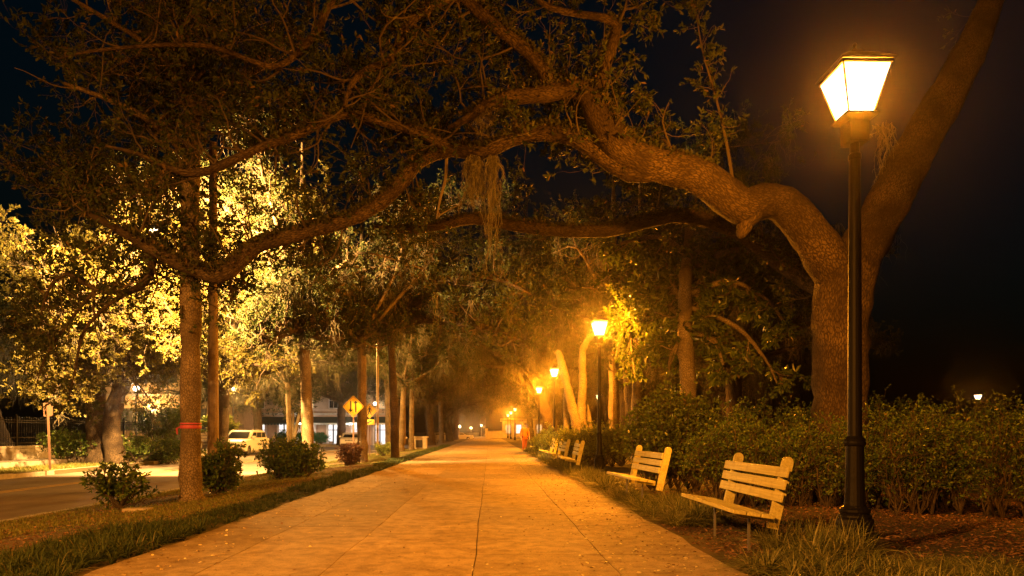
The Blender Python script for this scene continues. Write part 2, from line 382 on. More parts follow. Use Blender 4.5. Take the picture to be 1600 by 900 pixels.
# kerbs
b = Buf()
for x0, ya, yb, zt in ((-7.76, -20, 60, -.2), (-16.06, -20, 38, -.19)):
    y = ya
    while y < yb:
        y2 = min(y+rng.uniform(1.6, 2.6), yb); j = rng.uniform(-.012, .012)
        b.box(x0+j, x0+.16+j, y+.008, y2, -.5, zt+rng.uniform(-.012, .01)); y = y2
b.box(-18.06, -17.9, 38, 60, -.5, -.19); b.box(-17.9, -16.06, 37.84, 38, -.5, -.19)
b.box(-90, -16, 72, 72.16, -.5, -.19)
prop(b.obj('kerb', M['kerb']), kind='structure')
# far pavement
b = Buf(); b.box(-20.1, -18.4, -20, 60, -.3, .02); prop(b.obj('pavement', M['pavement']), kind='structure')
b = Buf(); b.box(-60, -17, 74, 77, -.3, -.1); prop(b.obj('shop_pavement', M['pavement']), kind='structure')

# promenade of cast concrete slabs: one sheet, every slab with its own tone, open joints over a dark bed
b = Buf(); b.box(-3.33, 2.11, -8, 175, -.1, .006)
prop(b.obj('path_bed', mat('joint_dirt', (.05, .035, .02), .95)), kind='structure')
b = Buf()
lanes = [-3.35, -2.45, -1.4, -.14, 1.08, 2.13]
def wob(x, y, e):
    a = 0 if e else 1
    return x + a*(.008*math.sin(y*1.3+x*7)+.005*math.sin(y*4.1+x*3)) + (0 if a else .03*math.sin(y*2.3+x)+.02*math.sin(y*6.1))
for li in range(5):
    x0, x1 = lanes[li], lanes[li+1]; y = -8+rng.uniform(0, 2)
    jo = {0: 2.9, 1: 2.9, 2: 2.75, 3: 2.1, 4: 2.1}[li]
    y = -8.0 if li < 2 else (-7.2 if li == 2 else -7.6)
    while y < 175:
        y2 = y + jo*rng.choice([1, 1, 1.35]) ; gp = .005; ns = max(2, int((y2-y)/.35)) if y < 25 else 2
        zt = .018+rng.uniform(-.0012, .0012); t = np.linspace(y+gp, y2-gp, ns); L_ = []; R_ = []
        for q in t:
            L_.append((wob(x0, q, li == 0)+gp, q, zt)); R_.append((wob(x1, q, li == 4)-gp, q, zt))
        v = L_+R_+[(x, yy, -.02) for x, yy, _ in L_]+[(x, yy, -.02) for x, yy, _ in R_]
        f = [(k, ns+k, ns+k+1, k+1) for k in range(ns-1)]+[(k, k+1, 2*ns+k+1, 2*ns+k) for k in range(ns-1)]+[(ns+k+1, ns+k, 3*ns+k, 3*ns+k+1) for k in range(ns-1)]
        f += [(ns, 0, 2*ns, 3*ns), (ns-1, 2*ns-1, 4*ns-1, 3*ns-1)]
        b.add(v, f); y = y2
prop(b.obj('path', M['path']), kind='structure')

# litter on the path and lawn, bark chips under the hedge
def scatter_flat(buf, rng, n, xr, yr, size, zoff, ratio=.35, lift=.25, edge=None):
    x = rng.uniform(*xr, n); y = yr[0]+(yr[1]-yr[0])*rng.random(n)**1.7
    if edge is not None: x = edge(rng, n)
    z = gz(x, y)+zoff+rng.uniform(0, .006, n); a = rng.uniform(0, 6.28, n)
    d = nz(np.stack([np.cos(a), np.sin(a), rng.normal(0, lift, n)], 1))
    leafgeo(buf, rng, np.stack([x, y, z], 1), d, size*rng.uniform(.5, 1.4, n), ratio, 2.5, .05)
b = Buf()
def edgeprof(rng, n):
    u = rng.random(n); x = np.where(rng.random(n) < .62, 2.1-np.abs(rng.normal(0, .8, n)), np.where(rng.random(n) < .5, -3.3+np.abs(rng.normal(0, .7, n)), rng.uniform(-3.3, 2.1, n)))
    return np.clip(x, -3.3, 2.1)
scatter_flat(b, rng, 3600, (-3.3, 2.1), (4.5, 34), .034, .021, edge=edgeprof)
prop(b.obj('fallen_leaves', M['litter']), kind='stuff')
b = Buf(); scatter_flat(b, rng, 38000, (2.2, 9.5), (4.2, 15), .045, .01, .22, .3)
scatter_flat(b, rng, 14000, (-7.6, -3.6), (6, 32), .045, .008, .2, .25)
prop(b.obj('bark_mulch', M['chips']), kind='stuff')
b = Buf(); n = 60000; x = rng.uniform(-7.7, -4.2, n); y = 7+rng.random(n)**1.3*45
keep = (np.sin(x*1.9+y*.35)+np.sin(y*.8-x)+rng.normal(0, .5, n)) > (.35-(-(x+4.2))*.42); x, y = x[keep], y[keep]
blades(b, rng, np.stack([x, y, gz(x, y)-.01], 1), len(x)*3, .045, .05, .008, 2)
n = 16000; x = rng.uniform(-18.3, -16.1, n); y = rng.uniform(14, 38, n); blades(b, rng, np.stack([x, y, gz(x, y)-.01], 1), n*2, .09, .06, .012, 2)
prop(b.obj('lawn_grass', M['lawn']), kind='stuff')

# liriope borders
M['grassblade_shade'] = leafmat('strap_leaf_shade', (.02, .04, .014), (.035, .06, .02), (.07, .1, .03), .7, .15, (.2, .17, .08))  # same strap leaf, dimmer light of the left border put in its colour
def border(name, spans, dens, seed, nb, h=.27, lean=.26, m='grassblade'):
    r_ = np.random.default_rng(seed); b = Buf()
    for x0, x1, y0, y1 in spans:
        yy = y0
        while yy < y1:
            seg = min(2.5, y1-yy); lod = max(1., (yy+seg)/9.); n = max(3, int(dens*(x1-x0)*seg/ (lod**.5)))
            base = np.stack([r_.uniform(x0, x1, n), r_.uniform(yy, yy+seg, n), np.zeros(n)], 1); base[:, 2] = gz(base[:, 0], base[:, 1])-.01
            hh = h*(.8+.35*math.sin(yy*1.9+x0))
            blades(b, r_, base, int(n*nb/lod**.6), hh, lean, .0085*lod**.55, 4 if yy < 16 else 2); yy += seg
    prop(b.obj(name, M[m]), kind='stuff')
border('border_grass_left', [(-4.1, -3.4, 3.5, 60), (-4.6, -3.9, 3.5, 9)], 60, 3, 34, .13, .19, 'grassblade_shade')
border('border_grass_right', [(2.2, 2.8, 8.5, 17), (2.2, 2.8, 17, 44), (2.15, 3.3, 4.0, 6.1), (3.2, 4.6, 4.4, 6.0), (2.75, 3.4, 5.9, 6.9), (2.6, 3.1, 8.8, 10.8)], 40, 4, 74, .25, .38)

# ================================================================== STREET FURNITURE
M['pane'] = emit('lit_glass', (1, .8, .5), 2.4, True)
M['pane_far'] = M['pane']
def point(name, loc, power, col, parent=None, rad=.07):
    l = bpy.data.lights.new(name, 'POINT'); l.energy = power; l.color = col; l.shadow_soft_size = rad
    o = bpy.data.objects.new(name, l); COL.objects.link(o); o.location = loc
    if parent: o.parent = parent
    return o
def make_lantern():
    t = thing('lamp_post', '', 'street lamp')
    b = Buf()                                                        # octagonal base drum and rings
    b.lathe([(0, 0), (.17, 0), (.17, .3), (.165, .345), (.15, .36)], 8, rot=.39)
    b.lathe([(.15, .36), (.152, .37), (.15, .385), (.13, .40), (.142, .42), (.142, .44), (.12, .455), (.1, .48)], 20)
    b.obj('base', M['iron'], t)
    b = Buf(); b.lathe([(.098, .48), (.088, .7), (.083, 1.06), (.095, 1.07), (.103, 1.09), (.095, 1.11), (.1, 1.125), (.085, 1.14), (.066, 1.16)], 20)
    prof = [(.066, 1.16), (.062, 2.4), (.052, 3.88), (.06, 3.89), (.06, 3.93), (.045, 3.95), (.045, 4.04)]
    b.lathe(prof, 16); o = b.obj('pole', M['iron'], t)
    b = Buf(); b.box(-.095, .095, -.095, .095, 4.04, 4.24)
    v = [(-.1, -.1, 4.241), (.1, -.1, 4.241), (.1, .1, 4.241), (-.1, .1, 4.241), (-.155, -.155, 4.275), (.155, -.155, 4.275), (.155, .155, 4.275), (-.155, .155, 4.275)]
    b.add(v, [(0, 1, 5, 4), (1, 2, 6, 5), (2, 3, 7, 6), (3, 0, 4, 7)]); b.box(-.16, .16, -.16, .16, 4.276, 4.295)
    b.obj('ballast_box', M['iron'], t)
    # lantern frame: four corner bars, rims
    z0, z1, w0, w1 = 4.297, 4.74, .12, .235
    b = Buf()
    for sx in (-1, 1):
        for sy in (-1, 1):
            p = np.array([[sx*w0, sy*w0, z0], [sx*w1, sy*w1, z1]]); tubes(b, p, [.008, .008], 4)
    for wz, zz, h in ((w0, z0, .014), (w1, z1, .018)):
        for a in range(4): b.obox(rz(a*math.pi/2)@np.array([0, wz, zz]), wz+.01, .008, h, rz(a*math.pi/2))
    b.obj('lantern_frame', M['iron'], t)
    b = Buf(); e = .004
    q = [(-w0+e, -w0+e, z0+.01), (w0-e, -w0+e, z0+.01), (w0-e, w0-e, z0+.01), (-w0+e, w0-e, z0+.01), (-w1+e, -w1+e, z1-.01), (w1-e, -w1+e, z1-.01), (w1-e, w1-e, z1-.01), (-w1+e, w1-e, z1-.01)]
    b.add(q, [(0, 1, 5, 4), (1, 2, 6, 5), (2, 3, 7, 6), (3, 0, 4, 7)]); b.obj('glass_pane', M['pane'], t)
    b = Buf(); b.lathe([(0, .19), (.055, .18), (.075, .17), (.075, .145), (.15, .12), (.25, .07), (.37, .0), (.375, -.012), (.33, -.01), (.0, .06)], 4, (0, 0, 4.775), math.pi/4)
    b.lathe([(.0, .27), (.015, .26), (.022, .24), (.012, .22), (.024, .2), (.03, .18)], 12, (0, 0, 4.77))
    b.obj('lantern_roof', M['cap'], t)
    b = Buf(); b.lathe([(0, .14), (.03, .13), (.045, .08), (.045, .03), (.025, 0), (.0, 0)], 12, (0, 0, 4.4)); b.obj('lamp_bulb', M['pane'], t)
    return t
lp = make_lantern()
lamp_spots = [(3.6, 6.73, 'nearest black iron lamp post with glowing four-sided lantern beside the near bench'),
 (3.54, 22.0, 'second black lamp post along the path, its lantern beside the hanging magnolia leaves'),
 (3.64, 38.4, 'third lamp post along the path, beside the pale forked tree'),
 (-4.4, -6, 'added lamp post behind the camera, left of the path, lighting the near bench'),  # unseen post, added to light the bench slats
 (3.95, 54.5, 'fourth lamp post along the path, just left of the thick dark trunk'),
 (3.75, 101, 'nearest of the tight far row of lamps above the person in orange'),
 (3.7, 119, 'middle lamp of the tight far row at the end of the path'),
 (3.7, 138, 'farthest lamp of the tight row at the end of the path')]
LIGHTCOPIES = []
for k, (x, y, lb) in enumerate(lamp_spots):
    o = lp if k == 0 else copy_tree(lp)
    o.location = (x, y, 0); o['label'] = lb; o['group'] = 'iron lamp posts lining the right side of the path'
    point('lamp_light', (0, 0, 4.5), P_LANTERN*{0: .55, 3: .5}.get(k, 1), SODIUM, o)
for x, y, lb, pw in [(10.4, 65, 'small distant lamp post seen just right of the second lamp post pole', 900), (46.5, 65, 'lone tiny lamp far across the dark park, right of the big oak', 500),
                 (-18.4, 49, 'very bright street lamp glowing among leaves left of the white car', 7000)]:
    o = copy_tree(lp); 
    for c in list(o.children):
        if c.type == 'LIGHT': bpy.data.objects.remove(c)
    o.location = (x, y, gz(x, y)); o['label'] = lb; o['group'] = 'other lantern posts away from the path'
    point('lamp_light', (0, 0, 4.5), pw, WARM if x < 0 else SODIUM, o)

# modern pole lamps (white light)
M['globe'] = emit('bright_lamp_globe', (1, .85, .6), 5, True)
M['galv'] = mat('galvanised_post', (.3, .29, .27), .45, .6)
def globe_post(x, y, h, power, lb, col, rad=.21):
    t = thing('globe_lamp', lb, 'street lamp', (x, y, float(gz(x, y))), 0, 'round globe lamps across the road')
    b = Buf(); b.lathe([(.12, 0), (.12, .1), (.07, .14), (.055, h-.3), (.08, h-.26), (.08, h-.2)], 12); b.obj('pole', M['galv'], t)
    b = Buf(); b.lathe([(.001, -rad), (rad*.7, -rad*.7), (rad, 0), (rad*.7, rad*.7), (.001, rad)], 12, (0, 0, h-.04)); b.obj('globe', M['globe'], t)
    b = Buf(); b.lathe([(.02, .2), (.06, .16), (.1, .12)], 10, (0, 0, h-.02)); b.obj('finial', M['iron'], t)
    point('lamp_light', (0, 0, h-.04), power, col, t, .1)
globe_post(XY(213, 45), 45, 4.05, 1400, 'white starry lamp beside the leaning dark oak at far left', (1, .75, .45))
globe_post(XY(586, 73), 73, 4.7, 1200, 'starry lamp right of the walking-figure sign', (1, .62, .3))
globe_post(XY(718, 150), 150, 2.6, 1500, 'tiny far lamp left of the end of the path', (1, .5, .15), .3)
globe_post(XY(736, 160), 160, 2.2, 2500, 'added tiny far lamp brightening the path end, left of the pale low wall', (1, .4, .08), .24)  # added lamp, lifts the brightness at the path end
globe_post(XY(752, 172), 172, 2.9, 2500, 'added tiniest far lamp brightening the vanishing point', (1, .4, .08), .24)  # also added to brighten the far end

# road light on the wooden pole
t = thing('utility_pole', 'tall brown wooden pole by the road carrying the hidden street light', 'utility pole', (-7.45, 18.4, -.2))
b = Buf(); b.lathe([(.15, 0), (.14, 2), (.12, 5), (.1, 9.2), (0.001, 9.22)], 14); b.obj('pole', M['pole'], t)
b = Buf(); pp, rr_ = smooth_line([(0, 0, 7.2), (-.5, .6, 7.6), (-1.7, 1.7, 7.8), (-2.6, 2.45, 7.75)], [.03]*4, .15); tubes(b, pp, rr_, 8); b.obj('lamp_arm', M['galv'], t)
b = Buf(); b.obox((-2.85, 2.65, 7.72), .34, .13, .06, rz(R(138))); b.obj('lamp_head', M['galv'], t)
b = Buf(); b.lathe([(.001, -.1), (.09, -.08), (.13, 0)], 12, (-2.9, 2.7, 7.66)); b.obj('lens', M['globe'], t)
so = point('street_light', (-2.9, 2.7, 7.45), P_STREET, (1, .5, .13), t, .12)
sl = bpy.data.lights.new('street_spot', 'SPOT'); sl.energy = P_STREET; sl.color = (1, .5, .13); sl.shadow_soft_size = .12; sl.spot_size = R(160); sl.spot_blend = .3
so.data = sl if False else so.data
sp = bpy.data.objects.new('street_spot', sl); COL.objects.link(sp); sp.parent = t; sp.location = so.location; sp.rotation_euler = Vector((-.1, .95, .12)).to_track_quat('-Z', 'Y').to_euler()
bpy.data.objects.remove(so)      # spot cone aimed at the trees keeps light off the path

fill_pole = copy_tree(t); fill_pole.location = (-7.45, -6.5, -.2); fill_pole['label'] = 'added street light pole behind the camera, filling road, verge and path'
for c in list(fill_pole.children):
    if c.type == 'LIGHT': bpy.data.objects.remove(c)
sl = bpy.data.lights.new('street_spot', 'SPOT'); sl.energy = 15000; sl.color = (1, .36, .05); sl.shadow_soft_size = .12; sl.spot_size = R(140); sl.spot_blend = .4  # unseen fill light, added to brighten road, verge and path
sp = bpy.data.objects.new('street_spot', sl); COL.objects.link(sp); sp.parent = fill_pole; sp.location = (-2.9, 2.7, 7.45); sp.rotation_euler = (R(24), 0, 0)  # object of the added fill light
# benches
def make_bench(inset, ov):
    t = thing('park_bench', '', 'bench')          # origin at ground, centre of the seat; faces -x; length along y
    L = .87
    # seat planks, slightly tipped back
    for k, x in enumerate((-.15, -.015, .12)):
        b = Buf(); z = .445-.02*k; b.obox((x, 0, z), .063, L, .019, ry(R(8))); o = b.obj('seat_slat', M['plank'], t)
        m = o.modifiers.new('bevel', 'BEVEL'); m.width = .005; m.segments = 2
    ang = R(13)
    def bk(s): return np.array([.225+math.sin(ang)*s, 0, .44+math.cos(ang)*s])
    for s in (.145, .265, .385):
        b = Buf(); b.obox(bk(s), .013, L-ov, .048, ry(ang)); o = b.obj('back_slat', M['plank'], t)
        m = o.modifiers.new('bevel', 'BEVEL'); m.width = .004; m.segments = 2
    for sy in (-1, 1):
        b = Buf(); M_ = ry(ang); prof = [(-.045, -.17)] + [(.06, -.17)]
        for q in range(9): a = math.pi*q/8; prof.append((.0075+.0525*math.cos(a), .485+.06*math.sin(a)))
        o0 = np.array([.275, sy*(L-inset), .43]); n = len(prof)
        v = [o0+M_@np.array((px, yy, pz)) for yy in (-.02, .02) for px, pz in prof]; base = b.n
        b.add(v, [(i, (i+1)%n, n+(i+1)%n, n+i) for i in range(n)]); b.f.append(np.array([list(range(n))[::-1]])); b.f.append(np.array([list(range(n, 2*n))]))
        b.obj('back_post', M['plank'], t)
        b = Buf(); b.obox((.06, sy*(L-max(inset, .1)-.05), .385), .16, .02, .03, ry(R(8))); b.obj('seat_support', M['plank'], t)
        b = Buf(); b.box(.06, .082, sy*(L-.36)-.011, sy*(L-.36)+.011, 0, .39); b.obj('leg', M['galv'], t)
    return t
bn = make_bench(.22, .02); bn2 = make_bench(.02, .045)
for k, (x, y, lb) in enumerate([(2.5, 7.28, 'nearest wooden slatted bench, seat and back facing the path, beside the near lamp post'),
        (2.42, 11.75, 'second wooden bench from the camera, seen end-on before the rounded dark shrub'),
        (2.28, 20.2, 'third wooden bench, with one bright tall end post, left of the golden shrubs'),
        (2.28, 24.1, 'fourth wooden bench, low and small beside white-flecked border grass'),
        (2.28, 27.6, 'fifth wooden bench, pale back slats against yellow shrubs'),
        (2.3, 35.0, 'farthest wooden bench, beside the person in orange')]):
    o = bn if k == 0 else (bn2 if k == 1 else copy_tree(bn2))
    o.location = (x, y, 0); o['label'] = lb; o['group'] = 'wooden benches along the right edge of the path'
    if k: o.rotation_euler = (0, 0, R([0, 3, -2, 2, 0, -3][k]))

# signs
M['signyellow'] = mat('yellow_sign_sheet', (.75, .5, .02), .45)
M['signblack'] = mat('sign_black', (.01, .01, .01), .5)
M['post_red'] = mat('rusty_post', (.13, .075, .055), .6, .2)
def arrow(buf, x, z, s, L_, up, y):
    """vertical arrow, z centre, total length L_"""
    d = 1 if up else -1; h = L_/2
    poly = [(x-s*.28, z-d*h), (x+s*.28, z-d*h), (x+s*.28, z+d*(h-s*1.1)), (x+s, z+d*(h-s*1.1)), (x, z+d*h), (x-s, z+d*(h-s*1.1)), (x-s*.28, z+d*(h-s*1.1))]
    if d < 0: poly = poly[::-1]
    buf.prism(poly, y, y+.002)
def diamond(t, cz, half, name='sign_plate'):
    b = Buf(); r_ = half*.1; poly = []
    for q in range(4):
        a = q*math.pi/2; c = np.array([math.cos(a), math.sin(a)])*(half-r_*1.4)
        for s in (-35, 0, 35): poly.append((c[0]+r_*math.cos(a+R(s)), cz+c[1]+r_*math.sin(a+R(s))))
    b.prism(poly, -.004, .004); pl = b.obj(name, M['signyellow'], t)
    b = Buf(); k = .9; n = len(poly); ro = [(x*k*1.02, cz+(z-cz)*k*1.02) for x, z in poly]; ri = [(x*k*.965, cz+(z-cz)*k*.965) for x, z in poly]
    v = [(x, -.0065, z) for x, z in ro]+[(x, -.0065, z) for x, z in ri]; b.add(v, [(i, (i+1)%n, n+(i+1)%n, n+i) for i in range(n)])
    b.obj('border_line', M['signblack'], pl)
    return pl
t = thing('road_sign', 'yellow diamond sign with two opposite black arrows for two-way traffic', 'road sign', (XY(552, 26.4), 26.4, -.2), R(-6))
b = Buf(); b.box(-.03, .03, .012, .04, 0, 2.75); b.obj('post', M['post_red'], t)
pl = diamond(t, 2.39, .43); b = Buf(); arrow(b, -.1, 2.39, .1, .46, False, -.009); arrow(b, .1, 2.39, .1, .46, True, -.009); b.obj('arrows', M['signblack'], pl)
t = thing('crossing_sign', 'yellow diamond sign with black walking figure above a small arrow plate', 'road sign', (XY(577.5, 38), 38, -.18), 0)
b = Buf(); b.box(-.03, .03, .012, .04, 0, 2.9); b.obj('post', M['post_red'], t)
pl = diamond(t, 2.56, .43); b = Buf(); y_ = -.009
b.prism([(.0+.035*math.cos(a), 2.775+.035*math.sin(a)) for a in np.linspace(0, 2*math.pi, 11)[:-1]], y_, y_+.002)
def limb2(buf, pts, w_):
    for (x0, z0), (x1, z1) in zip(pts[:-1], pts[1:]):
        d = np.array([x1-x0, z1-z0]); d = d/np.linalg.norm(d); n = np.array([-d[1], d[0]])*w_
        buf.prism([(x0-n[0], z0-n[1]), (x1-n[0], z1-n[1]), (x1+n[0], z1+n[1]), (x0+n[0], z0+n[1])], y_, y_+.002)
limb2(b, [(.0, 2.73), (-.005, 2.56)], .042); limb2(b, [(-.01, 2.57), (-.05, 2.44), (-.11, 2.33)], .026); limb2(b, [(.01, 2.57), (.05, 2.45), (.1, 2.33)], .026)
limb2(b, [(-.02, 2.72), (-.09, 2.64), (-.13, 2.58)], .017); limb2(b, [(.02, 2.72), (.09, 2.63), (.1, 2.56)], .017)
b.obj('walking_figure', M['signblack'], pl)
b = Buf(); b.box(-.27, .27, -.004, .004, 1.78, 2.08); p2 = b.obj('arrow_plate', M['signyellow'], t)
b = Buf(); b.prism([(-.14, 1.84), (-.02, 1.85), (-.05, 1.885), (.13, 1.98), (.1, 2.03), (-.08, 1.935), (-.11, 1.965)], -.009, -.006); b.obj('arrow', M['signblack'], p2)
# back of a parking sign at far left
t = thing('parking_sign', 'small sign seen from behind on a slightly leaning post before the iron fence', 'road sign', (XY(78, 24.3), 24.3, -.12), R(25))
t.rotation_euler = (0, R(-2), R(12))
b = Buf(); b.box(-.035, .035, .0, .03, 0, 2.35); b.obj('post', M['post_red'], t)
b = Buf(); b.box(-.15, .15, .032, .037, 1.88, 2.36); b.obj('sign_plate', M['post_red'], t)
# steel pole behind the crossing sign; its lamp arm is added
t = thing('steel_pole', 'thin tall metal pole right of the walking-figure sign', 'pole', (XY(590, 39.5), 39.5, -.2))
b = Buf(); b.lathe([(.1, 0), (.1, .08), (.075, .12), (.06, 7.4), (.001, 7.45)], 12); b.obj('shaft', mat('painted_pole', (.2, .16, .11), .5), t)
pp, rr_ = smooth_line([(0, 0, 7.0), (-.6, .2, 7.3), (-2.0, .6, 7.4), (-3.0, 1, 7.35)], [.03]*4, .2); b = Buf(); tubes(b, pp, rr_, 8); b.obj('lamp_arm', M['galv'], t)  # arm, head and lens added to carry the extra light
b = Buf(); b.obox((-3.3, 1.1, 7.3), .34, .13, .06, rz(R(162))); b.obj('lamp_head', M['galv'], t)  # added lamp head
b = Buf(); b.lathe([(.001, -.1), (.09, -.08), (.13, 0)], 12, (-3.35, 1.1, 7.24)); b.obj('lens', M['globe'], t)  # lens of the added lamp
point('street_light', (-3.35, 1.1, 7.05), 14000, (1, .45, .08), t, .12)  # added light, brightens the foliage around the verge trunks
b = Buf(); b.box(-.06, .06, -.09, -.06, 2.4, 2.7); b.obj('access_plate', M['galv'], t)

# ================================================================== LEFT WALL + FENCE
t = thing('stone_wall', 'low pale stone block wall along the far pavement at left', 'wall', (-20.5, 0, 0))
b = Buf(); y = 12
while y < 57:
    for (za, zb, o_) in ((0.0, .3, 0), (.31, .5, .45)):
        b.box(-.2+rng.uniform(-.006, .006), .2+rng.uniform(-.006, .006), y+o_+.006, y+o_+.894, za-.1 if za == 0 else za, zb)
    y += .9
b.obj('stone_courses', M['stone'], t)
b = Buf(); b.box(-.25, .25, 12.2, 57, .503, .6); b.obj('coping', M['stone'], t)
t = thing('iron_fence', 'dark iron picket fence standing on the low stone wall', 'fence', (-20.5, 0, 0))
b = Buf()
for y in np.arange(12.3, 57, .16): tubes(b, np.array([[0, y, .6], [0, y, 1.78], [0, y, 1.8], [0, y, 1.88]]), [.012, .012, .02, .002], 4)
b.obj('pickets', M['iron'], t)
b = Buf()
for z in (.72, .96, 1.62, 1.72): b.box(-.014, .014, 12.2, 57, z-.016, z+.016)
b.obj('rails', M['iron'], t)
for y in np.arange(12.3, 57, 2.88):
    b = Buf(); b.box(-.035, .035, y-.035, y+.035, .6, 1.92); b.lathe([(.05, 1.92), (.05, 1.95), (.001, 2.0)], 4, (0, y, 0)); b.obj('fence_post', M['iron'], t)

# ================================================================== BUILDINGS
M['brick'] = mat('tan_brick', (.33, .24, .14), .9, noise=((.42, .32, .2), 2), bump=.4, bscale=9)
M['plaster'] = mat('pale_plaster', (.6, .57, .52), .8, noise=((.5, .47, .42), 2))
M['tanwall'] = mat('tan_wall', (.42, .3, .2), .85, noise=((.34, .24, .16), 1.5))
M['trim'] = mat('dark_trim', (.03, .03, .03), .6)
M['glass'] = mat('dark_glass', (.01, .012, .015), .15, spec=.12)
M['awning'] = mat('dark_green_awning', (.012, .03, .022), .8, bump=.2, bscale=8)
M['valance'] = mat('awning_stripe', (.5, .55, .5), .8)
M['shopglow'] = emit('lit_shop_window', (1.0, .93, .9), 1.25)
M['homeglow'] = emit('lit_house_window', (1.0, .62, .28), .9)
def window(parent, x, z, w_, h_, yf, pane_m, shutters=False, bars=2):
    f = Buf()
    f.box(x-w_/2-.08, x-w_/2, yf-.06, yf+.1, z-.08, z+h_+.08); f.box(x+w_/2, x+w_/2+.08, yf-.06, yf+.1, z-.08, z+h_+.08)
    f.box(x-w_/2, x+w_/2, yf-.06, yf+.1, z-.08, z); f.box(x-w_/2, x+w_/2, yf-.06, yf+.1, z+h_, z+h_+.08)
    for k in range(1, bars): f.box(x-w_/2, x+w_/2, yf-.04, yf-.01, z+h_*k/bars-.025, z+h_*k/bars+.025)
    f.box(x-.02, x+.02, yf-.045, yf-.012, z, z+h_)
    o = f.obj('window', M['plaster'] if not shutters else M['trim'], parent)
    p = Buf(); p.box(x-w_/2, x+w_/2, yf, yf+.02, z, z+h_); p.obj('pane', pane_m, o)
    s = Buf(); s.box(x-w_/2-.15, x+w_/2+.15, yf-.14, yf-.065, z-.16, z-.085); s.obj('sill', M['stone'], o)
    if shutters:
        for sg in (-1, 1):
            s = Buf(); xc = x+sg*(w_/2+.33); s.box(xc-.23, xc+.23, yf-.1, yf-.062, z-.02, z+h_+.02); s.obj('shutter', M['trim'], o)
# tan brick house, far left
t = thing('brick_house', 'tan brick house with dark shuttered windows glowing orange behind the left trees', 'house', (-29.5, 60, -.05))
b = Buf(); b.box(-5, 6, 0, 10, 0, 11.5); b.obj('wall', M['brick'], t)
b = Buf(); b.box(-5.3, 6.3, -.35, 10.3, 11.503, 11.9); b.box(-5.02, 6.02, -.06, 0, 4.4, 4.6); b.obj('cornice', M['stone'], t)
for x in (-3.4, -1.2, 1.0, 3.6):
    for z in (1.4, 5.6, 8.9): window(t, x, z, 1.0, 1.9 if z < 8 else 1.5, -.02, M['homeglow'] if (x == 3.6 and z == 1.4) else M['glass'], True)
b = Buf(); b.box(1.8, 3.0, -.05, -.003, 0, 2.5); 
o = b.obj('door', M['trim'], t); b = Buf(); b.lathe([(.04, 0), (.04, .06)], 8, (2.85, -.09, 1.1)); b.obj('handle', M['galv'], o)
b = Buf(); b.box(-.12, .12, -.42, -.18, 3.0, 3.4); b.box(-.03, .03, -.18, 0, 3.3, 3.36); b.obj('added_wall_lantern', M['pane'], t)  # lantern added to put light on the house front
point('house_fill_light', (0, -.6, 3.2), 3000, WARM, t, .1)
# shop row under green awnings
t = thing('shop_building', 'low shopfront with dark green awnings and bright white windows behind the white cars', 'shop', (-30.8, 80, -.35))
b = Buf(); b.box(0, 19.5, .6, 12, 0, 7.2); b.obj('wall', M['tanwall'], t)
b = Buf(); b.box(-.2, 19.7, .35, .6, 3.55, 3.8); b.box(-.2, 19.7, .3, .6, 7.0, 7.5); b.obj('cornice', M['stone'], t)
for k, x in enumerate((.8, 3.7, 6.6, 9.5, 12.4, 15.3, 17.9)):
    b = Buf(); b.box(x-.85, x-.6, .4, .597, 0, 2.75); b.box(x+.6, x+.85, .4, .597, 0, 2.75); o = b.obj('shop_bay', M['plaster'], t)
    b = Buf(); b.box(x-.6, x-.1, .5, .597, .45, 2.5); b.box(x+.05, x+.6, .5, .597, .1, 2.5); b.obj('lit_window', M['shopglow'], o)
    b = Buf(); b.box(x-.1, x+.05, .46, .597, 0, 2.5); b.box(x-.6, x+.6, .44, .498, 1.75, 1.82); b.obj('mullion', M['trim'], o)
    window(t, x, 4.4, 1.0, 1.7, .58, M['glass'] if k % 3 else M['homeglow'], False)
for xa, xb in ((3.2, 8.3), (8.5, 13.4), (13.6, 19.0)):
    b = Buf(); b.add([(xa, .6, 3.35), (xb, .6, 3.35), (xb, -1.0, 2.65), (xa, -1.0, 2.65), (xa, .6, 3.3), (xb, .6, 3.3), (xb, -1.0, 2.6), (xa, -1.0, 2.6)], [(0, 1, 2, 3), (7, 6, 5, 4), (0, 3, 7, 4), (1, 5, 6, 2)]); o = b.obj('awning', M['awning'], t)
    b = Buf(); n = 14; dx = (xb-xa)/n
    for q in range(n): b.prism([(xa+q*dx+.01, 2.6), (xa+q*dx+.01, 2.42), (xa+(q+.5)*dx, 2.36), (xa+(q+1)*dx-.01, 2.42), (xa+(q+1)*dx-.01, 2.6)][::-1], -1.005, -.99)
    b.obj('valance', M['valance'] if xa > 4 else M['awning'], o)
point('shop_light', (-22, 78.4, 2.1), 260, (1, .9, .8), None, .3); point('shop_light', (-16, 78.4, 2.1), 200, (1, .9, .8), None, .3)
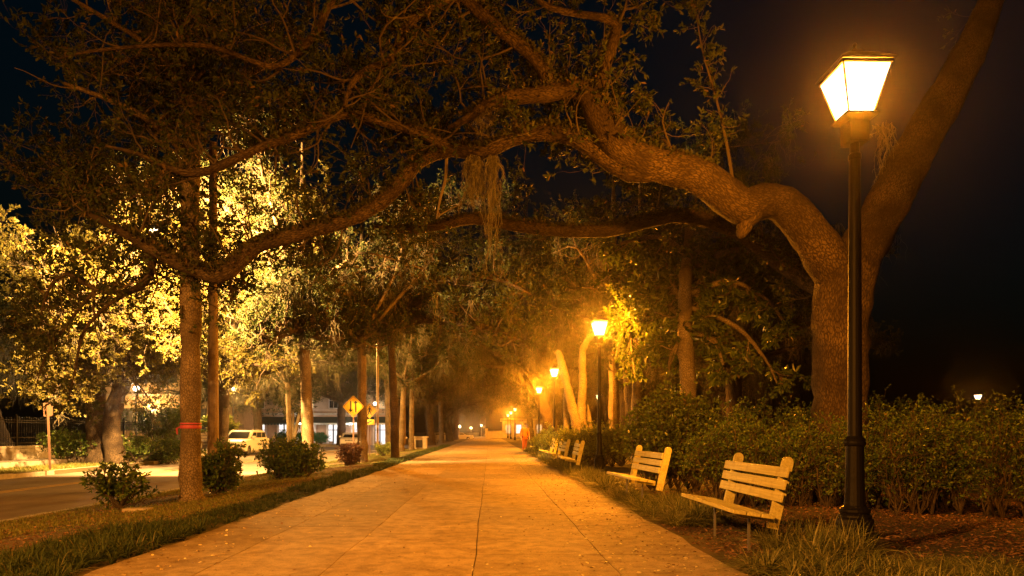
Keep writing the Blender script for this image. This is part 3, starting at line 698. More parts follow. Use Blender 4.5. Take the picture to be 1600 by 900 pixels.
# pale pavilion at the end of the path
t = thing('pavilion', 'pale low building with columns at the far end of the path', 'building', (5.4, 150, 0))
b = Buf(); b.box(-2.5, 6.5, 0, 6, 0, 3.6); b.obj('wall', M['plaster'], t)
b = Buf(); b.box(-3, 7, -1.6, 6.4, 3.603, 4.1); b.obj('roof', M['stone'], t)
for x in (-2.5, -.2, 2.1, 4.4, 6.4):
    b = Buf(); b.lathe([(.3, 0), (.3, .2), (.2, .25), (.17, 3.3), (.28, 3.5), (.28, 3.6)], 12, (x, -1.3, 0)); b.obj('column', M['plaster'], t)
for x in (-1.3, 1, 3.3, 5.5): window(t, x, .9, 1.1, 1.9, -.02, M['homeglow'] if x != 1 else M['shopglow'])
t = thing('plaza_wall', 'pale low balustrade wall closing the far end of the path', 'wall', (0, 130, 0))
b = Buf(); b.box(-.7, 3.2, 0, .4, 0, 1.3); b.box(-.8, -.3, -.1, .5, 0, 1.9); b.obj('wall_panel', M['plaster'], t)
b = Buf(); b.box(-.28, 3.3, -.08, .48, 1.303, 1.45); b.obj('coping', M['stone'], t)
# stone plaque box on the verge
t = thing('stone_marker', 'squat pale stone marker with a dark plaque beside the yellow trunk', 'marker', (XY(656, 50), 50, -.05))
b = Buf(); b.box(-.5, .5, 0, .6, 0, .82); b.obj('block', M['stone'], t)
b = Buf(); b.box(-.58, .58, -.08, .68, .823, .93); b.obj('capstone', M['stone'], t)
b = Buf(); b.box(-.3, .18, -.025, -.003, .12, .66); b.obj('plaque', M['trim'], t)
# flat stone by the near shrub
b = Buf(); b.obox((0, 0, .02), .21, .1, .03, rz(.1)); o = b.obj('flat_stone', M['stone']); o.location = (-5.75, 11.15, float(gz(-5.75, 11.15)))
m = o.modifiers.new('bevel', 'BEVEL'); m.width = .015; m.segments = 2
prop(o, 'small flat stone lying in front of the nearest leafy shrub on the verge', 'stone')

# ================================================================== CARS
def ring_profile(prof, w_, stations):
    """prof: (y,z) outline closed; stations: list of (xfrac, shrink)"""
    b = Buf(); n = len(prof); P_ = np.array(prof); c = P_.mean(0); V = []
    for xf, sh in stations:
        q = c+(P_-c)*(1-sh*np.array([.6, 1.])); V += [(xf*w_, a, z) for a, z in q]
    m = len(stations); b.add(V, [(k*n+i, k*n+(i+1)%n, (k+1)*n+(i+1)%n, (k+1)*n+i) for k in range(m-1) for i in range(n)])
    b.f.append(np.array([list(range(n))])); b.f.append(np.array([list(range((m-1)*n, m*n))[::-1]])); return b
ST = [(-1, .09), (-.97, .03), (-.88, .0), (-.5, -.012), (0, -.016), (.5, -.012), (.88, 0), (.97, .03), (1, .09)]
M['carwhite'] = mat('white_car_paint', (.55, .54, .52), .35, spec=.4)
M['caryellow'] = mat('yellow_car_paint', (.6, .4, .03), .3)
M['carplastic'] = mat('car_black_plastic', (.02, .02, .02), .6)
M['tyre'] = mat('tyre_rubber', (.015, .015, .015), .8)
M['rim'] = mat('alloy_rim', (.5, .5, .5), .3, .9)
M['lampglass'] = mat('headlight_glass', (.6, .6, .6), .1, .3)
M['tail'] = mat('tail_light', (.35, .01, .01), .2)
def car(name, label, x, y, rot, paint, suv=True, rack=False):
    """front towards -y"""
    t = thing(name, label, 'car', (x, y, ROADZ), rot, 'cars parked beyond the verge')
    H = 1.68 if suv else 1.45; W = .93; L = 4.6; hb = 1.02 if suv else .92
    prof = [(-L/2, .42), (-L/2-.03, .6), (-L/2+.02, .8), (-L/2+.12, .93), (-L/2+.6, hb), (-L/2+1.15, hb+.07), (-.75, hb+.1), (1.6, hb+.12), (L/2-.12, hb+.1), (L/2, .9), (L/2+.03, .6), (L/2-.02, .42), (1.95, .27)]
    # wheel arch cut-outs along the lower edge
    for cy_ in (1.38, -1.42):
        for a in np.linspace(0, math.pi, 7): prof.append((cy_+.4*math.cos(a), .27+.42*math.sin(a)))
    prof.append((-2.0, .27))
    o = ring_profile(prof, W, ST).obj('body', paint, t, smooth=False)
    gp = [(-1.15, hb+.06), (-.42, H-.07), (-.2, H-.02), (.6, H), (1.5 if suv else 1.1, H-.05), (2.05 if suv else 1.85, hb+.11), (2.0, hb+.05)]
    ring_profile(gp, W*.86, [(-1, .02), (-.9, -.005), (0, -.02), (.9, -.005), (1, .02)]).obj('cabin', paint, t)
    b = Buf(); ws = W*.76
    b.add([(-ws, -1.15, hb+.14), (ws, -1.15, hb+.14), (ws*.87, -.56, H-.12), (-ws*.87, -.56, H-.12), (-ws, -1.05, hb+.13), (ws, -1.05, hb+.13), (ws*.87, -.46, H-.14), (-ws*.87, -.46, H-.14)], [(0, 1, 2, 3), (0, 4, 5, 1), (1, 5, 6, 2), (2, 6, 7, 3), (3, 7, 4, 0)]); b.obj('windscreen', M['glass'], t)
    for s in (-1, 1):
        for ya, yb in ((-.72, .12), (.2, 1.0), (1.08, 1.66 if suv else 1.5)):
            xx = s*(W*.86+.012); d0 = .34 if ya < -.5 else 0; d1 = .2 if yb > 1.4 else 0
            b = Buf(); q = [(ya, hb+.16), (yb+d1*.6, hb+.16), (yb-d1*.4, H-.15), (ya+d0, H-.15)]
            b.add([(xx, a, z) for a, z in q]+[(xx-s*.03, a, z) for a, z in q], [(0, 1, 2, 3), (0, 4, 5, 1), (1, 5, 6, 2), (2, 6, 7, 3), (3, 7, 4, 0)]); b.obj('side_window', M['glass'], t)
        b = Buf(); b.obox((s*(W+.06), -.78, hb+.2), .1, .06, .075, rz(s*.15)); b.obj('wing_mirror', paint, t)
        b = Buf(); b.add([(s*W*.5, -L/2-.005, .78), (s*W*.93, -L/2+.1, .82), (s*W*.95, -L/2+.2, .93), (s*W*.55, -L/2+.05, .88), (s*W*.5, -L/2+.1, .78), (s*W*.9, -L/2+.25, .82), (s*W*.9, -L/2+.3, .93), (s*W*.55, -L/2+.15, .88)], [(0, 1, 2, 3), (0, 4, 5, 1), (1, 5, 6, 2), (2, 6, 7, 3), (3, 7, 4, 0)]); b.obj('headlight', M['lampglass'], t)
        b = Buf(); b.box(min(s*W*.7, s*W*.93), max(s*W*.7, s*W*.93), L/2-.02, L/2+.035, .8, 1.0); b.obj('tail_light', M['tail'], t)
        if suv or rack: b = Buf(); pp_, rr_ = smooth_line([(s*.66, -.3, H-.04), (s*.66, -.2, H+.05), (s*.66, 1.2, H+.04), (s*.66, 1.35, H-.05)], [.018]*4, .2); tubes(b, pp_, rr_, 6); b.obj('roof_rail', M['galv'], t)
        for cy_ in (1.38, -1.42):
            b = Buf(); b.lathe([(.2, -.12), (.33, -.12), (.36, -.09), (.36, .09), (.33, .12), (.2, .12)], 22)
            o = b.obj('wheel', M['tyre'], t); o.location = (s*(W-.13), cy_, .36); o.rotation_euler = (0, math.pi/2, 0)
            b = Buf(); b.lathe([(.22, -.1), (.22, .1)], 20)
            for q in range(7): M_ = rz(q*2*math.pi/7); b.obox(M_@np.array([.12, 0, s*.09]), .11, .022, .012, M_)
            b.lathe([(.045, s*.07), (.045, s*.11), (.001, s*.11)], 10); r_ = b.obj('rim', M['rim'], o)
    b = Buf()
    for q in range(7): xq = -.4+q*.133; b.box(xq-.042, xq+.042, -L/2-.03, -L/2+.1, .69, .83)
    b.obj('grille', M['carplastic'], t)
    b = Buf(); b.box(-W*.86, W*.86, -L/2-.055, -L/2+.2, .3, .48); b.box(-W*.4, W*.4, -L/2-.06, -L/2+.1, .5, .56); b.obj('lower_bumper', M['carplastic'], t)
    b = Buf(); b.box(-.26, .26, -L/2-.07, -L/2-.058, .49, .6); b.obj('number_plate', M['caryellow'] if suv else M['carwhite'], t)
    if rack: b = Buf(); b.box(-.55, .55, .1, .35, H+.02, H+.12); b.obj('light_bar', M['lampglass'], t)
    return t
car('parked_suv', 'white off-road car with seven-slot grille facing the camera, left of the shops', -16.75, 46.6, R(-3), M['carwhite'])
car('patrol_car', 'white car with roof bar facing the camera between the two-way sign and a leaning trunk', XY(549, 66), 66, R(8), M['carwhite'], False, True)
car('yellow_car', 'yellow car half hidden behind the walking-figure sign post', XY(577, 88), 88, R(60), M['caryellow'], False)
for k, (px, Y, rt, lb) in enumerate([(612, 108, 85, 'pale parked car low between dark trunks, left of the stone marker'), (690, 118, 90, 'pale parked car far off between thin dark trunks'), (720, 124, 88, 'pale parked car farthest off beside the tiny far lamp')]):
    car('parked_car', lb, XY(px, Y), Y, R(rt), M['carwhite'], False)
for x, y in ((-13, 96), (-8, 112), (-26, 70)):
    pass

# ================================================================== TREES
M['flag'] = mat('pink_tape', (.4, .06, .12), .6)
def batch_limbs(limbs, K=14):
    """resample limbs to (M,K,3) for spawning"""
    P_, R_ = [], []
    for p, r_ in limbs:
        s = np.linspace(0, len(p)-1, K); i = np.minimum(s.astype(int), len(p)-2); f = s-i
        P_.append(p[i]*(1-f[:, None])+p[i+1]*f[:, None]); R_.append(r_[i]*(1-f)+r_[i+1]*f)
    return np.array(P_), np.array(R_)
def segs(limbs, step):
    """cut limbs in pieces of about equal length so spawning is even along them"""
    out = []
    for p, r_ in limbs:
        L = np.linalg.norm(np.diff(p, axis=0), axis=1).sum(); n = max(1, int(L/step)); idx = np.linspace(0, len(p)-1, n+1).astype(int)
        for a, b_ in zip(idx[:-1], idx[1:]):
            if b_ > a+1: out.append((p[a:b_+1], r_[a:b_+1]))
    return out

def build_tree(t, limbs, rng, n1, n2, n3, nl, l1=1.6, l2=.8, l3=.4, leaf=.1, ratio=.2, wood=None, leafm=None, foliage_on=None, up=.12, sides=12, lump=.05, bias=None, moss=0, mosslen=1.0, fern=0, ratio2=None, mossmat=None, r1=.05):
    wood = wood or M['bark']; leafm = leafm or M['leaf']
    b = Buf()
    for p, r_ in limbs: tubes(b, p, r_*(1+lump*rng.standard_normal(len(r_))), sides if r_.max() > .12 else 8, lump, rng)
    b.obj('trunk', wood, t, uv=True, smooth=True)
    src = foliage_on if foliage_on is not None else limbs
    P0, R0 = batch_limbs(segs(src, 1.2), 5)
    P1, R1 = spawn(rng, P0, R0, n1, l1, 8, .95, .35, up+.1, .22, 0, 1, .45, r1, bias)
    P2, R2 = spawn(rng, P1, R1, n2, l2, 6, .9, .5, up, .25, .25, 1, .6, .022, bias)
    P3, R3 = spawn(rng, P2, R2, n3, l3, 4, .9, .6, up, .3, .2, 1, .6, .008)
    b = Buf(); tubes(b, P1, R1, 6); tubes(b, P2, R2, 4); tubes(b, P3, np.maximum(R3, .0022), 3)
    b.obj('branches', M['twig'] if wood is M['bark'] else wood, t, uv=True, smooth=True)
    b = Buf(); leaves(b, rng, P3, nl, leaf, ratio); b.obj('crown', leafm, t)
    if fern:
        b = Buf(); pp = P0[rng.integers(0, len(P0), fern), rng.integers(0, 5, fern)]
        t_ = rng.random((fern, 1)); m_ = rng.integers(0, len(P0), fern); k_ = rng.integers(0, 4, fern)
        pp = P0[m_, k_]*(1-t_)+P0[m_, k_+1]*t_; rr_ = R0[m_, k_][:, None]; a = rng.normal(0, .75, fern)
        tan = nz(P0[m_, k_+1]-P0[m_, k_]); sd = nz(np.cross(tan, [0, 0, 1.])); upv = np.cross(sd, tan)
        nrm = nz(sd*np.sin(a)[:, None]+upv*np.cos(a)[:, None]); keep = np.abs(R0[m_, k_]) > .07
        leafgeo(b, rng, (pp+nrm*rr_*.95)[keep], nz(nrm+.7*rng.standard_normal((fern, 3)))[keep], rng.uniform(.04, .1, fern)[keep], .3, .3)
        b.obj('fern', M['fern'], t)
    if moss:
        b = Buf(); make_moss(b, rng, P2, moss, mosslen); b.obj('moss', M['moss'], t)
    return P0, P1, P2, P3
def make_moss(b, rng, tw, n, length, strands=14, wid=.006):
    m_ = rng.integers(0, len(tw), n); k_ = rng.integers(0, tw.shape[1], n); c = tw[m_, k_]
    c = np.repeat(c, strands, 0)+rng.normal(0, .07, (n*strands, 3))*np.array([1, 1, .4]); L = np.repeat(length*rng.uniform(.3, 1.2, n), strands)*rng.uniform(.3, 1, n*strands)
    strandgeo(b, rng, c, L, wid)
def strandgeo(b, rng, c, L, wid, K=9, curl=.07):
    N = len(c); pts = np.empty((N, K, 3)); pts[:, 0] = c; off = np.zeros((N, 3))
    for k in range(1, K):
        off = off*.55+rng.normal(0, curl, (N, 3))*np.array([1, 1, .2]); pts[:, k] = pts[:, k-1]+off*.6-np.array([0, 0, 1.])*(L/(K-1))[:, None]
    tubes(b, pts, wid*np.linspace(1, .3, K)[None]*rng.uniform(.6, 1.4, (N, 1)), 3)

def L_(pts, step=.22):
    """limb from (px, py, depth, radius) points"""
    p = [P(a, b_, Y) for a, b_, Y, r_ in pts]; return smooth_line(p, [q[3] for q in pts], step)

# ---- the great oak on the right
rng = np.random.default_rng(11)
base = P(1312, 780, 12.2)
oak = thing('live_oak', 'huge live oak at right, its forked trunk sending long fern-covered limbs over the path', 'tree', (0, 0, 0))
trunk = L_([(1312, 800, 12.2, .72), (1311, 765, 12.2, .56), (1311, 700, 12.2, .47), (1312, 600, 12.2, .44), (1313, 500, 12.2, .45), (1320, 440, 12.2, .5), (1335, 405, 12.3, .42), (1365, 360, 12.5, .39), (1402, 290, 12.8, .39), (1440, 215, 13.1, .36), (1482, 145, 13.4, .34), (1522, 65, 13.8, .3), (1560, -30, 14.2, .21), (1600, -140, 14.5, .14)])
main = L_([(1322, 460, 12.2, .34), (1288, 398, 12.1, .36), (1255, 352, 11.9, .33), (1222, 318, 11.7, .3), (1190, 314, 11.5, .3), (1155, 322, 11.3, .3), (1118, 292, 11.1, .28), (1080, 270, 11, .27), (1030, 258, 10.9, .26), (985, 243, 10.8, .25), (955, 213, 10.8, .23), (936, 180, 10.8, .21), (922, 152, 10.8, .19), (897, 138, 10.8, .15), (855, 146, 10.9, .14), (800, 152, 11, .12), (760, 166, 11.1, .1), (728, 186, 11.3, .06), (700, 200, 11.4, .03)])
knot = L_([(1178, 325, 11.4, .22), (1168, 345, 11.35, .15), (1160, 362, 11.3, .1), (1158, 370, 11.3, .06), (1158, 373, 11.3, .005)], .05)
upb = L_([(930, 170, 10.8, .13), (940, 125, 10.8, .1), (955, 75, 10.7, .085), (964, 42, 10.6, .075), (945, 28, 10.5, .06), (905, 22, 10.5, .05), (860, 12, 10.5, .045), (835, -10, 10.4, .04), (820, -60, 10.2, .03)])
arm = L_([(862, 150, 10.9, .12), (852, 112, 10.9, .115), (815, 72, 10.9, .1), (770, 38, 10.8, .1), (735, 5, 10.7, .09), (712, -6, 10.7, .08), (672, 10, 10.6, .075), (640, 35, 10.6, .07), (622, 68, 10.6, .065), (610, 95, 10.5, .06), (575, 108, 10.5, .055), (550, 130, 10.4, .05), (538, 168, 10.3, .03)])
low = L_([(1035, 262, 10.9, .2), (985, 268, 10.9, .17), (935, 238, 11, .15), (895, 214, 11.1, .14), (850, 206, 11.2, .14), (800, 216, 11.4, .13), (755, 238, 11.6, .12), (705, 234, 11.8, .12), (655, 252, 12, .12), (612, 302, 12.1, .12), (560, 337, 12.1, .125), (500, 357, 12.1, .12), (440, 373, 12, .12), (400, 385, 12, .13), (368, 414, 11.9, .14), (342, 430, 11.9, .15), (312, 424, 11.9, .12), (272, 408, 11.8, .11), (226, 382, 11.8, .1), (176, 354, 11.7, .06), (130, 330, 11.6, .03)])
a8 = L_([(705, 232, 11.8, .1), (655, 206, 11.5, .09), (600, 190, 11.3, .085), (555, 178, 11.2, .08), (515, 184, 11.1, .08), (475, 206, 11.1, .075), (430, 222, 11, .07), (380, 242, 11, .07), (330, 266, 11, .065), (290, 270, 11, .06), (255, 258, 10.9, .05), (215, 240, 10.8, .035), (165, 228, 10.7, .02)])
a9 = L_([(465, 85, 10.5, .05), (500, 42, 10.5, .055), (514, 8, 10.5, .06), (560, -15, 10.5, .06), (640, -25, 10.6, .07), (712, -6, 10.7, .08)])
a9b = L_([(465, 85, 10.5, .05), (432, 104, 10.4, .045), (395, 96, 10.3, .04), (330, 72, 10.2, .035), (260, 70, 10.1, .03), (200, 74, 10, .028), (140, 80, 9.9, .02), (90, 92, 9.9, .01)])
b6 = L_([(1290, 450, 13.2, .25), (1230, 415, 14.5, .2), (1150, 360, 15, .17), (1068, 338, 15, .15), (1005, 347, 15, .15), (950, 360, 15, .14), (880, 361, 15, .13), (800, 352, 15.1, .13), (740, 342, 15.2, .12), (690, 352, 15.4, .1), (640, 360, 15.6, .08), (585, 352, 15.7, .05)])
b7 = L_([(740, 345, 15.2, .08), (800, 375, 15.6, .08), (860, 392, 16, .08)])
x1 = L_([(228, 383, 11.8, .07), (238, 425, 12.4, .06), (205, 455, 12.8, .055), (150, 452, 13, .05), (105, 428, 13, .04), (76, 452, 13, .03), (64, 492, 13, .015)])
x2 = L_([(205, 455, 12.8, .045), (165, 480, 13, .035), (130, 520, 13.2, .03), (118, 575, 13.3, .02), (108, 620, 13.4, .01)])
x3 = L_([(150, 452, 13, .04), (110, 500, 13.4, .03), (70, 560, 13.6, .02), (55, 610, 13.7, .01)])
limbsA = [trunk, main, x1, x2, x3, knot, upb, arm, low, a8, a9, a9b, b6]
# denser foliage toward the left half and the far limb ends
fol = [x1, x1, x2, x3, low, low, a8, a8, a8, a9, a9b, a9b, arm, arm, upb]
fol.append((main[0][-24:], main[1][-24:])); fol.append(b6); fol.append((trunk[0][-8:], trunk[1][-8:]))
build_tree(oak, limbsA, rng, 270, 1500, 5800, 56000, 1.3, .7, .34, .095, .2, foliage_on=fol, fern=24000, sides=18, lump=.035, r1=.022, up=.15, bias=(-.05, .55, .1))
# sprout growing straight up from the limb
def sprout(parent, pts, n, seed):
    r_ = np.random.default_rng(seed); s = L_(pts, .12); b = Buf(); tubes(b, s[0], s[1], 6)
    P0, R0 = batch_limbs([s], 16); P1, R1 = spawn(r_, P0, R0, n, .42, 5, .9, .35, .2, .25, .25, 1, .5, .008); P2, R2 = spawn(r_, P1, R1, n*4, .16, 3, .9, .5, .1, .3, .2, 1, .5, .004)
    tubes(b, P1, R1, 4); tubes(b, P2, np.maximum(R2, .0018), 3); o = b.obj('sprout', M['twig'], parent)
    c = Buf(); leaves(c, r_, P2, n*26, .085, .19); c.obj('sprout_leaves', M['leaf'], o)
sprout(oak, [(1148, 305, 11.2, .03), (1140, 250, 11.2, .026), (1128, 190, 11.1, .022), (1112, 130, 11.1, .018), (1098, 80, 11, .014), (1088, 20, 11, .01), (1084, -40, 11, .006)], 42, 5)
sprout(oak, [(1052, 258, 10.9, .02), (1046, 225, 10.9, .016), (1035, 190, 10.8, .012), (1045, 160, 10.8, .008)], 8, 6)
sprout(oak, [(760, 135, 11, .018), (752, 95, 11, .012), (740, 60, 11, .008)], 9, 8)
b = Buf(); s1 = L_([(698, 245, 11.9, .03), (696, 280, 11.9, .028), (688, 310, 11.9, .024), (682, 342, 11.8, .01)], .08); tubes(b, s1[0], s1[1], 6); s1 = L_([(684, 338, 11.85, .014), (705, 326, 11.8, .012), (722, 318, 11.8, .006)], .08); tubes(b, s1[0], s1[1], 5)
b.obj('broken_stub', M['bark_pale'], oak)

# ---- the two long moss beards over the path
def beard(label, px, py0, py1, Y, wpx, n, seed):
    r_ = np.random.default_rng(seed); b = Buf(); top = P(px, py0, Y); Lt = (py1-py0)*Y/F; wd = wpx*Y/F; K = 18
    N = n; c = top+np.stack([r_.normal(0, wd*.5, N), r_.normal(0, wd*.35, N), r_.uniform(-.04, .06, N)], 1); L = Lt*np.clip(r_.beta(1.3, 2.2, N)*1.15, .1, 1)
    L[:4] = Lt*np.array([1, .93, .86, .8])[:4]; c[:4, :2] = top[:2]+r_.normal(0, wd*.12, (4, 2))
    pts = np.empty((N, K, 3)); pts[:, 0] = c; off = np.zeros((N, 3))
    for k in range(1, K):
        off = off*.6+r_.normal(0, .016, (N, 3))*np.array([1, 1, .2]); pull = (top-pts[:, k-1])*np.array([1, 1, 0])*.06
        pts[:, k] = pts[:, k-1]+off+pull-np.array([0, 0, 1.])*(L/(K-1))[:, None]
    tubes(b, pts, .0045*np.linspace(1, .5, K)[None]*r_.uniform(.6, 1.4, (N, 1)), 3)
    m_ = n*46; q = r_.integers(0, N, m_); k_ = r_.integers(0, K-1, m_); c2 = pts[q, k_]+(pts[q, k_+1]-pts[q, k_])*r_.random((m_, 1)); d = nz(r_.normal(0, 1, (m_, 3))*np.array([1, 1, .6])+np.array([0, 0, -.9]))
    f_ = np.stack([c2, c2+d*.022, c2+d*.035+np.array([0, 0, -.022])+r_.normal(0, .006, (m_, 3)), c2+d*.04+np.array([0, 0, -.05])+r_.normal(0, .01, (m_, 3))], 1)
    tubes(b, f_, np.full((m_, 4), .0022)*np.array([1, 1, .8, .4]), 3)
    o = b.obj('spanish_moss', M['moss_near']); prop(o, label, 'hanging moss', 'moss beards hanging under the great oak limb')
M['moss_near'] = leafmat('grey_moss', (.13, .12, .08), (.19, .18, .12), (.27, .25, .17), .9, .25, (.22, .17, .11))
beard('longest thin beard of grey moss hanging to a point under the oak limb', 769, 240, 425, 11.6, 8, 44, 1)
beard('short wide clump of grey moss just left of the longest beard', 741, 250, 332, 11.6, 13, 62, 2)
beard('small dim tuft of moss on the limb left of the stub, above the hump', 757, 170, 215, 11.1, 12, 14, 3)
beard('faint pale moss strands behind the nearest lantern', 1378, 195, 330, 12.9, 14, 16, 4)

# ---- trunk with pink tape, left verge
rng = np.random.default_rng(21)
t1 = thing('verge_tree', 'straight mottled trunk with pink tape nearest on the left verge', 'tree', (0, 0, 0))
tr = L_([(299, 792, 12.7, .26), (298, 768, 12.7, .2), (298, 720, 12.7, .185), (298, 640, 12.7, .18), (298, 520, 12.7, .175), (297, 400, 12.7, .17), (297, 290, 12.7, .16), (300, 180, 12.8, .14), (290, 60, 12.8, .11), (296, -80, 12.9, .08)])
l_a = L_([(298, 250, 12.7, .08), (250, 200, 12.3, .07), (180, 160, 12, .05), (100, 130, 11.7, .03)]); l_b = L_([(298, 200, 12.8, .08), (350, 140, 13, .06), (420, 100, 13.4, .04), (480, 60, 13.6, .02)])
l_c = L_([(297, 130, 12.8, .07), (230, 70, 12.4, .05), (150, 20, 12, .04), (80, -20, 11.5, .02)]); l_d = L_([(298, 280, 12.7, .06), (220, 290, 13.2, .05), (130, 300, 13.5, .04), (40, 280, 13.6, .02)])
build_tree(t1, [tr, l_a, l_b, l_c, l_d], rng, 110, 650, 2500, 27000, 1.5, .8, .38, .095, .2, wood=M['bark_fine'], foliage_on=[l_a, l_b, l_c, l_d, (tr[0][-14:], tr[1][-14:])], bias=(-.1, .4, .1))
b = Buf(); b.lathe([(.186, -.03), (.19, 0), (.186, .03)], 20, (0, 0, 0)); b.lathe([(.187, .045), (.191, .06), (.187, .075)], 20)
for a in (3.3, 3.6): tubes(b, np.array([[.19*math.cos(a), .19*math.sin(a), 0], [.24*math.cos(a), .24*math.sin(a), -.03], [.23*math.cos(a), .23*math.sin(a), -.14]]), [.012, .018, .01], 4)
o = b.obj('marker_tape', M['flag']); o.location = tuple(P(298, 667, 12.7)); prop(o, 'pink tape tied round the nearest left trunk', 'tape')

# ---- generic straight trunk trees and spreading oaks
def proto_oak(seed, name, H=5.0, spread=7.5, rad=.42, nl=30000, lean=(0, 0), moss=200, wood=None, leafm=None, nlimb=7, mosslen=1.5, leaf=.12):
    r_ = np.random.default_rng(seed); t = thing(name, '', 'tree')
    limbs = [smooth_line([(0, 0, -.3), (0, 0, .3), (lean[0]*.4, lean[1]*.4, H*.45), (lean[0], lean[1], H), (lean[0]*1.2, lean[1]*1.2, H*1.5), (lean[0]*1.1, lean[1], H*2.0)], [rad*1.5, rad*1.08, rad*.9, rad*.78, rad*.45, rad*.15], .3)]
    f = []
    for k in range(nlimb):
        a = k*2*math.pi/nlimb+r_.uniform(-.3, .3); s = spread*r_.uniform(.7, 1.1); z0 = H*r_.uniform(.8, 1.15)
        d = np.array([math.cos(a), math.sin(a), 0]); o_ = np.array([lean[0], lean[1], 0]); z1 = H*r_.uniform(1.15, 1.9)
        pts = [o_+[0, 0, z0], o_+d*s*.18+[0, 0, z0+.18*(z1-z0)+.25], o_+d*s*.4+[*r_.normal(0, .3, 2), z0+.6*(z1-z0)], o_+d*s*.7+[*r_.normal(0, .6, 2), z1-r_.uniform(0, .6)], o_+d*s+[*r_.normal(0, .8, 2), z1-r_.uniform(-.4, 1.2)]]
        lm = smooth_line(pts, [rad*.5, rad*.4, rad*.27, rad*.16, rad*.05], .3); limbs.append(lm); f.append(lm); f.append((lm[0][len(lm[0])//2:], lm[1][len(lm[0])//2:]))
    f.append((limbs[0][0][-6:], limbs[0][1][-6:]))
    build_tree(t, limbs, r_, 150, 900, 3400, nl, spread*.24, spread*.13, .45, leaf, .2, wood=wood, leafm=leafm, foliage_on=f, moss=moss, mosslen=mosslen)
    return t
def place(o, first, x, y, rot, s, label, group=None, zs=None):
    c = o if first else copy_tree(o)
    c.location = (x, y, float(gz(x, y))); c.rotation_euler = (0, 0, rot); c.scale = (s, s, zs or s); c['label'] = label
    if group: c['group'] = group
    return c
pA = proto_oak(31, 'live_oak', 5.0, 7.5, .5, 42000, (.3, .2), 320)
pB = proto_oak(32, 'live_oak', 6.2, 6.0, .24, 36000, (-.2, .1), 160, wood=M['bark_fine'], nlimb=6)
pC = proto_oak(33, 'live_oak', 4.4, 8.0, .6, 40000, (1.2, .2), 360, nlimb=8, mosslen=2.2)
G = 'oaks lining both sides of the path'
place(pB, True, XY(482, 26), 26, .4, 1.0, 'tall mottled trunk rising behind the widest verge bush', G)
place(pB, False, XY(566, 27.8), 27.8, 2.1, .88, 'brown trunk just behind the two-way sign', G)
place(pB, False, XY(627, 47), 47, 3.9, .85, 'slim pale trunk between the crossing sign and the stone marker', G)
place(pB, False, XY(643, 49), 49, 5.2, .8, 'bright yellow trunk touching the left side of the stone marker', G)
place(pB, False, XY(608, 52), 52, 1.2, 1.1, 'dark trunk right of the thin metal pole', G)
place(pA, True, XY(674, 66), 66, 2.5, .8, 'dark reddish trunk right of the stone marker', G)
place(pB, False, XY(690, 78), 78, .9, 1.2, 'dark far trunk second right of the stone marker', G)
place(pC, True, XY(703, 92), 92, 4.0, .85, 'dark mossy far oak at the left edge of the path end', G)
place(pA, False, XY(712, 112), 112, 5.0, .95, 'farthest dark oak left of the path end', G)
place(pC, False, 5.6, 58, 2.6, 1.25, 'thick dark trunk behind the third lamp post', G)
place(pA, False, 6.6, 72, 1.9, 1.0, 'mossy oak right of the path beyond the thick dark trunk', G)
place(pC, False, 7.0, 88, .3, 1.0, 'mossy oak above the tight far row of lamps', G)
place(pA, False, 6.5, 108, 3.3, 1.1, 'farthest mossy oak on the right side of the path', G)
# left side, across the road
rng = np.random.default_rng(41)
lean = thing('leaning_oak', 'dark two-stemmed leaning oak at far left under brilliantly lit foliage', 'tree', (0, 0, 0))
st1 = L_([(184, 735, 30, .55), (180, 712, 30, .44), (174, 670, 30, .38), (180, 630, 30, .34), (196, 592, 29.8, .31), (222, 560, 29.5, .27), (262, 520, 28.5, .22), (285, 470, 27.5, .16), (300, 420, 27, .1), (320, 370, 26.5, .05)])
st2 = L_([(150, 735, 30.3, .55), (152, 700, 30.3, .46), (150, 640, 30.3, .42), (146, 580, 30.2, .36), (130, 520, 29.5, .28), (120, 470, 28.5, .22), (105, 420, 27.5, .15), (90, 370, 27, .08)])
ll = [L_([(150, 590, 30.2, .2), (110, 560, 28, .16), (75, 520, 26, .1), (50, 480, 25, .05)]), L_([(130, 520, 29.5, .2), (170, 480, 27, .16), (200, 450, 25.5, .1), (225, 400, 24.5, .05)]),
      L_([(206, 590, 29.8, .2), (190, 540, 27.5, .15), (160, 500, 25.5, .12), (110, 455, 24, .09), (80, 440, 23.4, .07), (70, 475, 23, .04)]), L_([(228, 560, 29.5, .22), (290, 540, 29, .18), (350, 520, 28.5, .12), (400, 480, 28, .08), (440, 430, 28, .04)]),
      L_([(262, 520, 28.5, .14), (240, 470, 27, .12), (230, 420, 26.5, .08), (215, 360, 26, .04)]), L_([(285, 470, 27.5, .12), (340, 440, 27, .1), (380, 400, 27, .06), (420, 370, 27, .03)]), L_([(120, 470, 28.5, .12), (60, 430, 28, .1), (20, 400, 28, .05)]), L_([(300, 420, 27, .12), (350, 385, 26.5, .1), (410, 350, 26, .08), (470, 345, 25.5, .05), (500, 370, 25, .02)]), L_([(340, 440, 27, .1), (390, 455, 27, .08), (450, 450, 27, .05), (500, 470, 27, .03)]), L_([(300, 420, 27, .1), (280, 360, 26.5, .08), (320, 310, 26.5, .06), (380, 290, 26.5, .03)]), L_([(262, 520, 28.5, .1), (330, 560, 28, .08), (400, 570, 28, .06), (450, 560, 28, .03)]),
      L_([(190, 540, 27.5, .1), (240, 520, 26, .08), (270, 500, 25, .05), (255, 470, 24.5, .03)]), L_([(130, 520, 29.5, .12), (90, 540, 27.5, .09), (100, 580, 26, .05), (85, 610, 25.6, .02)])]
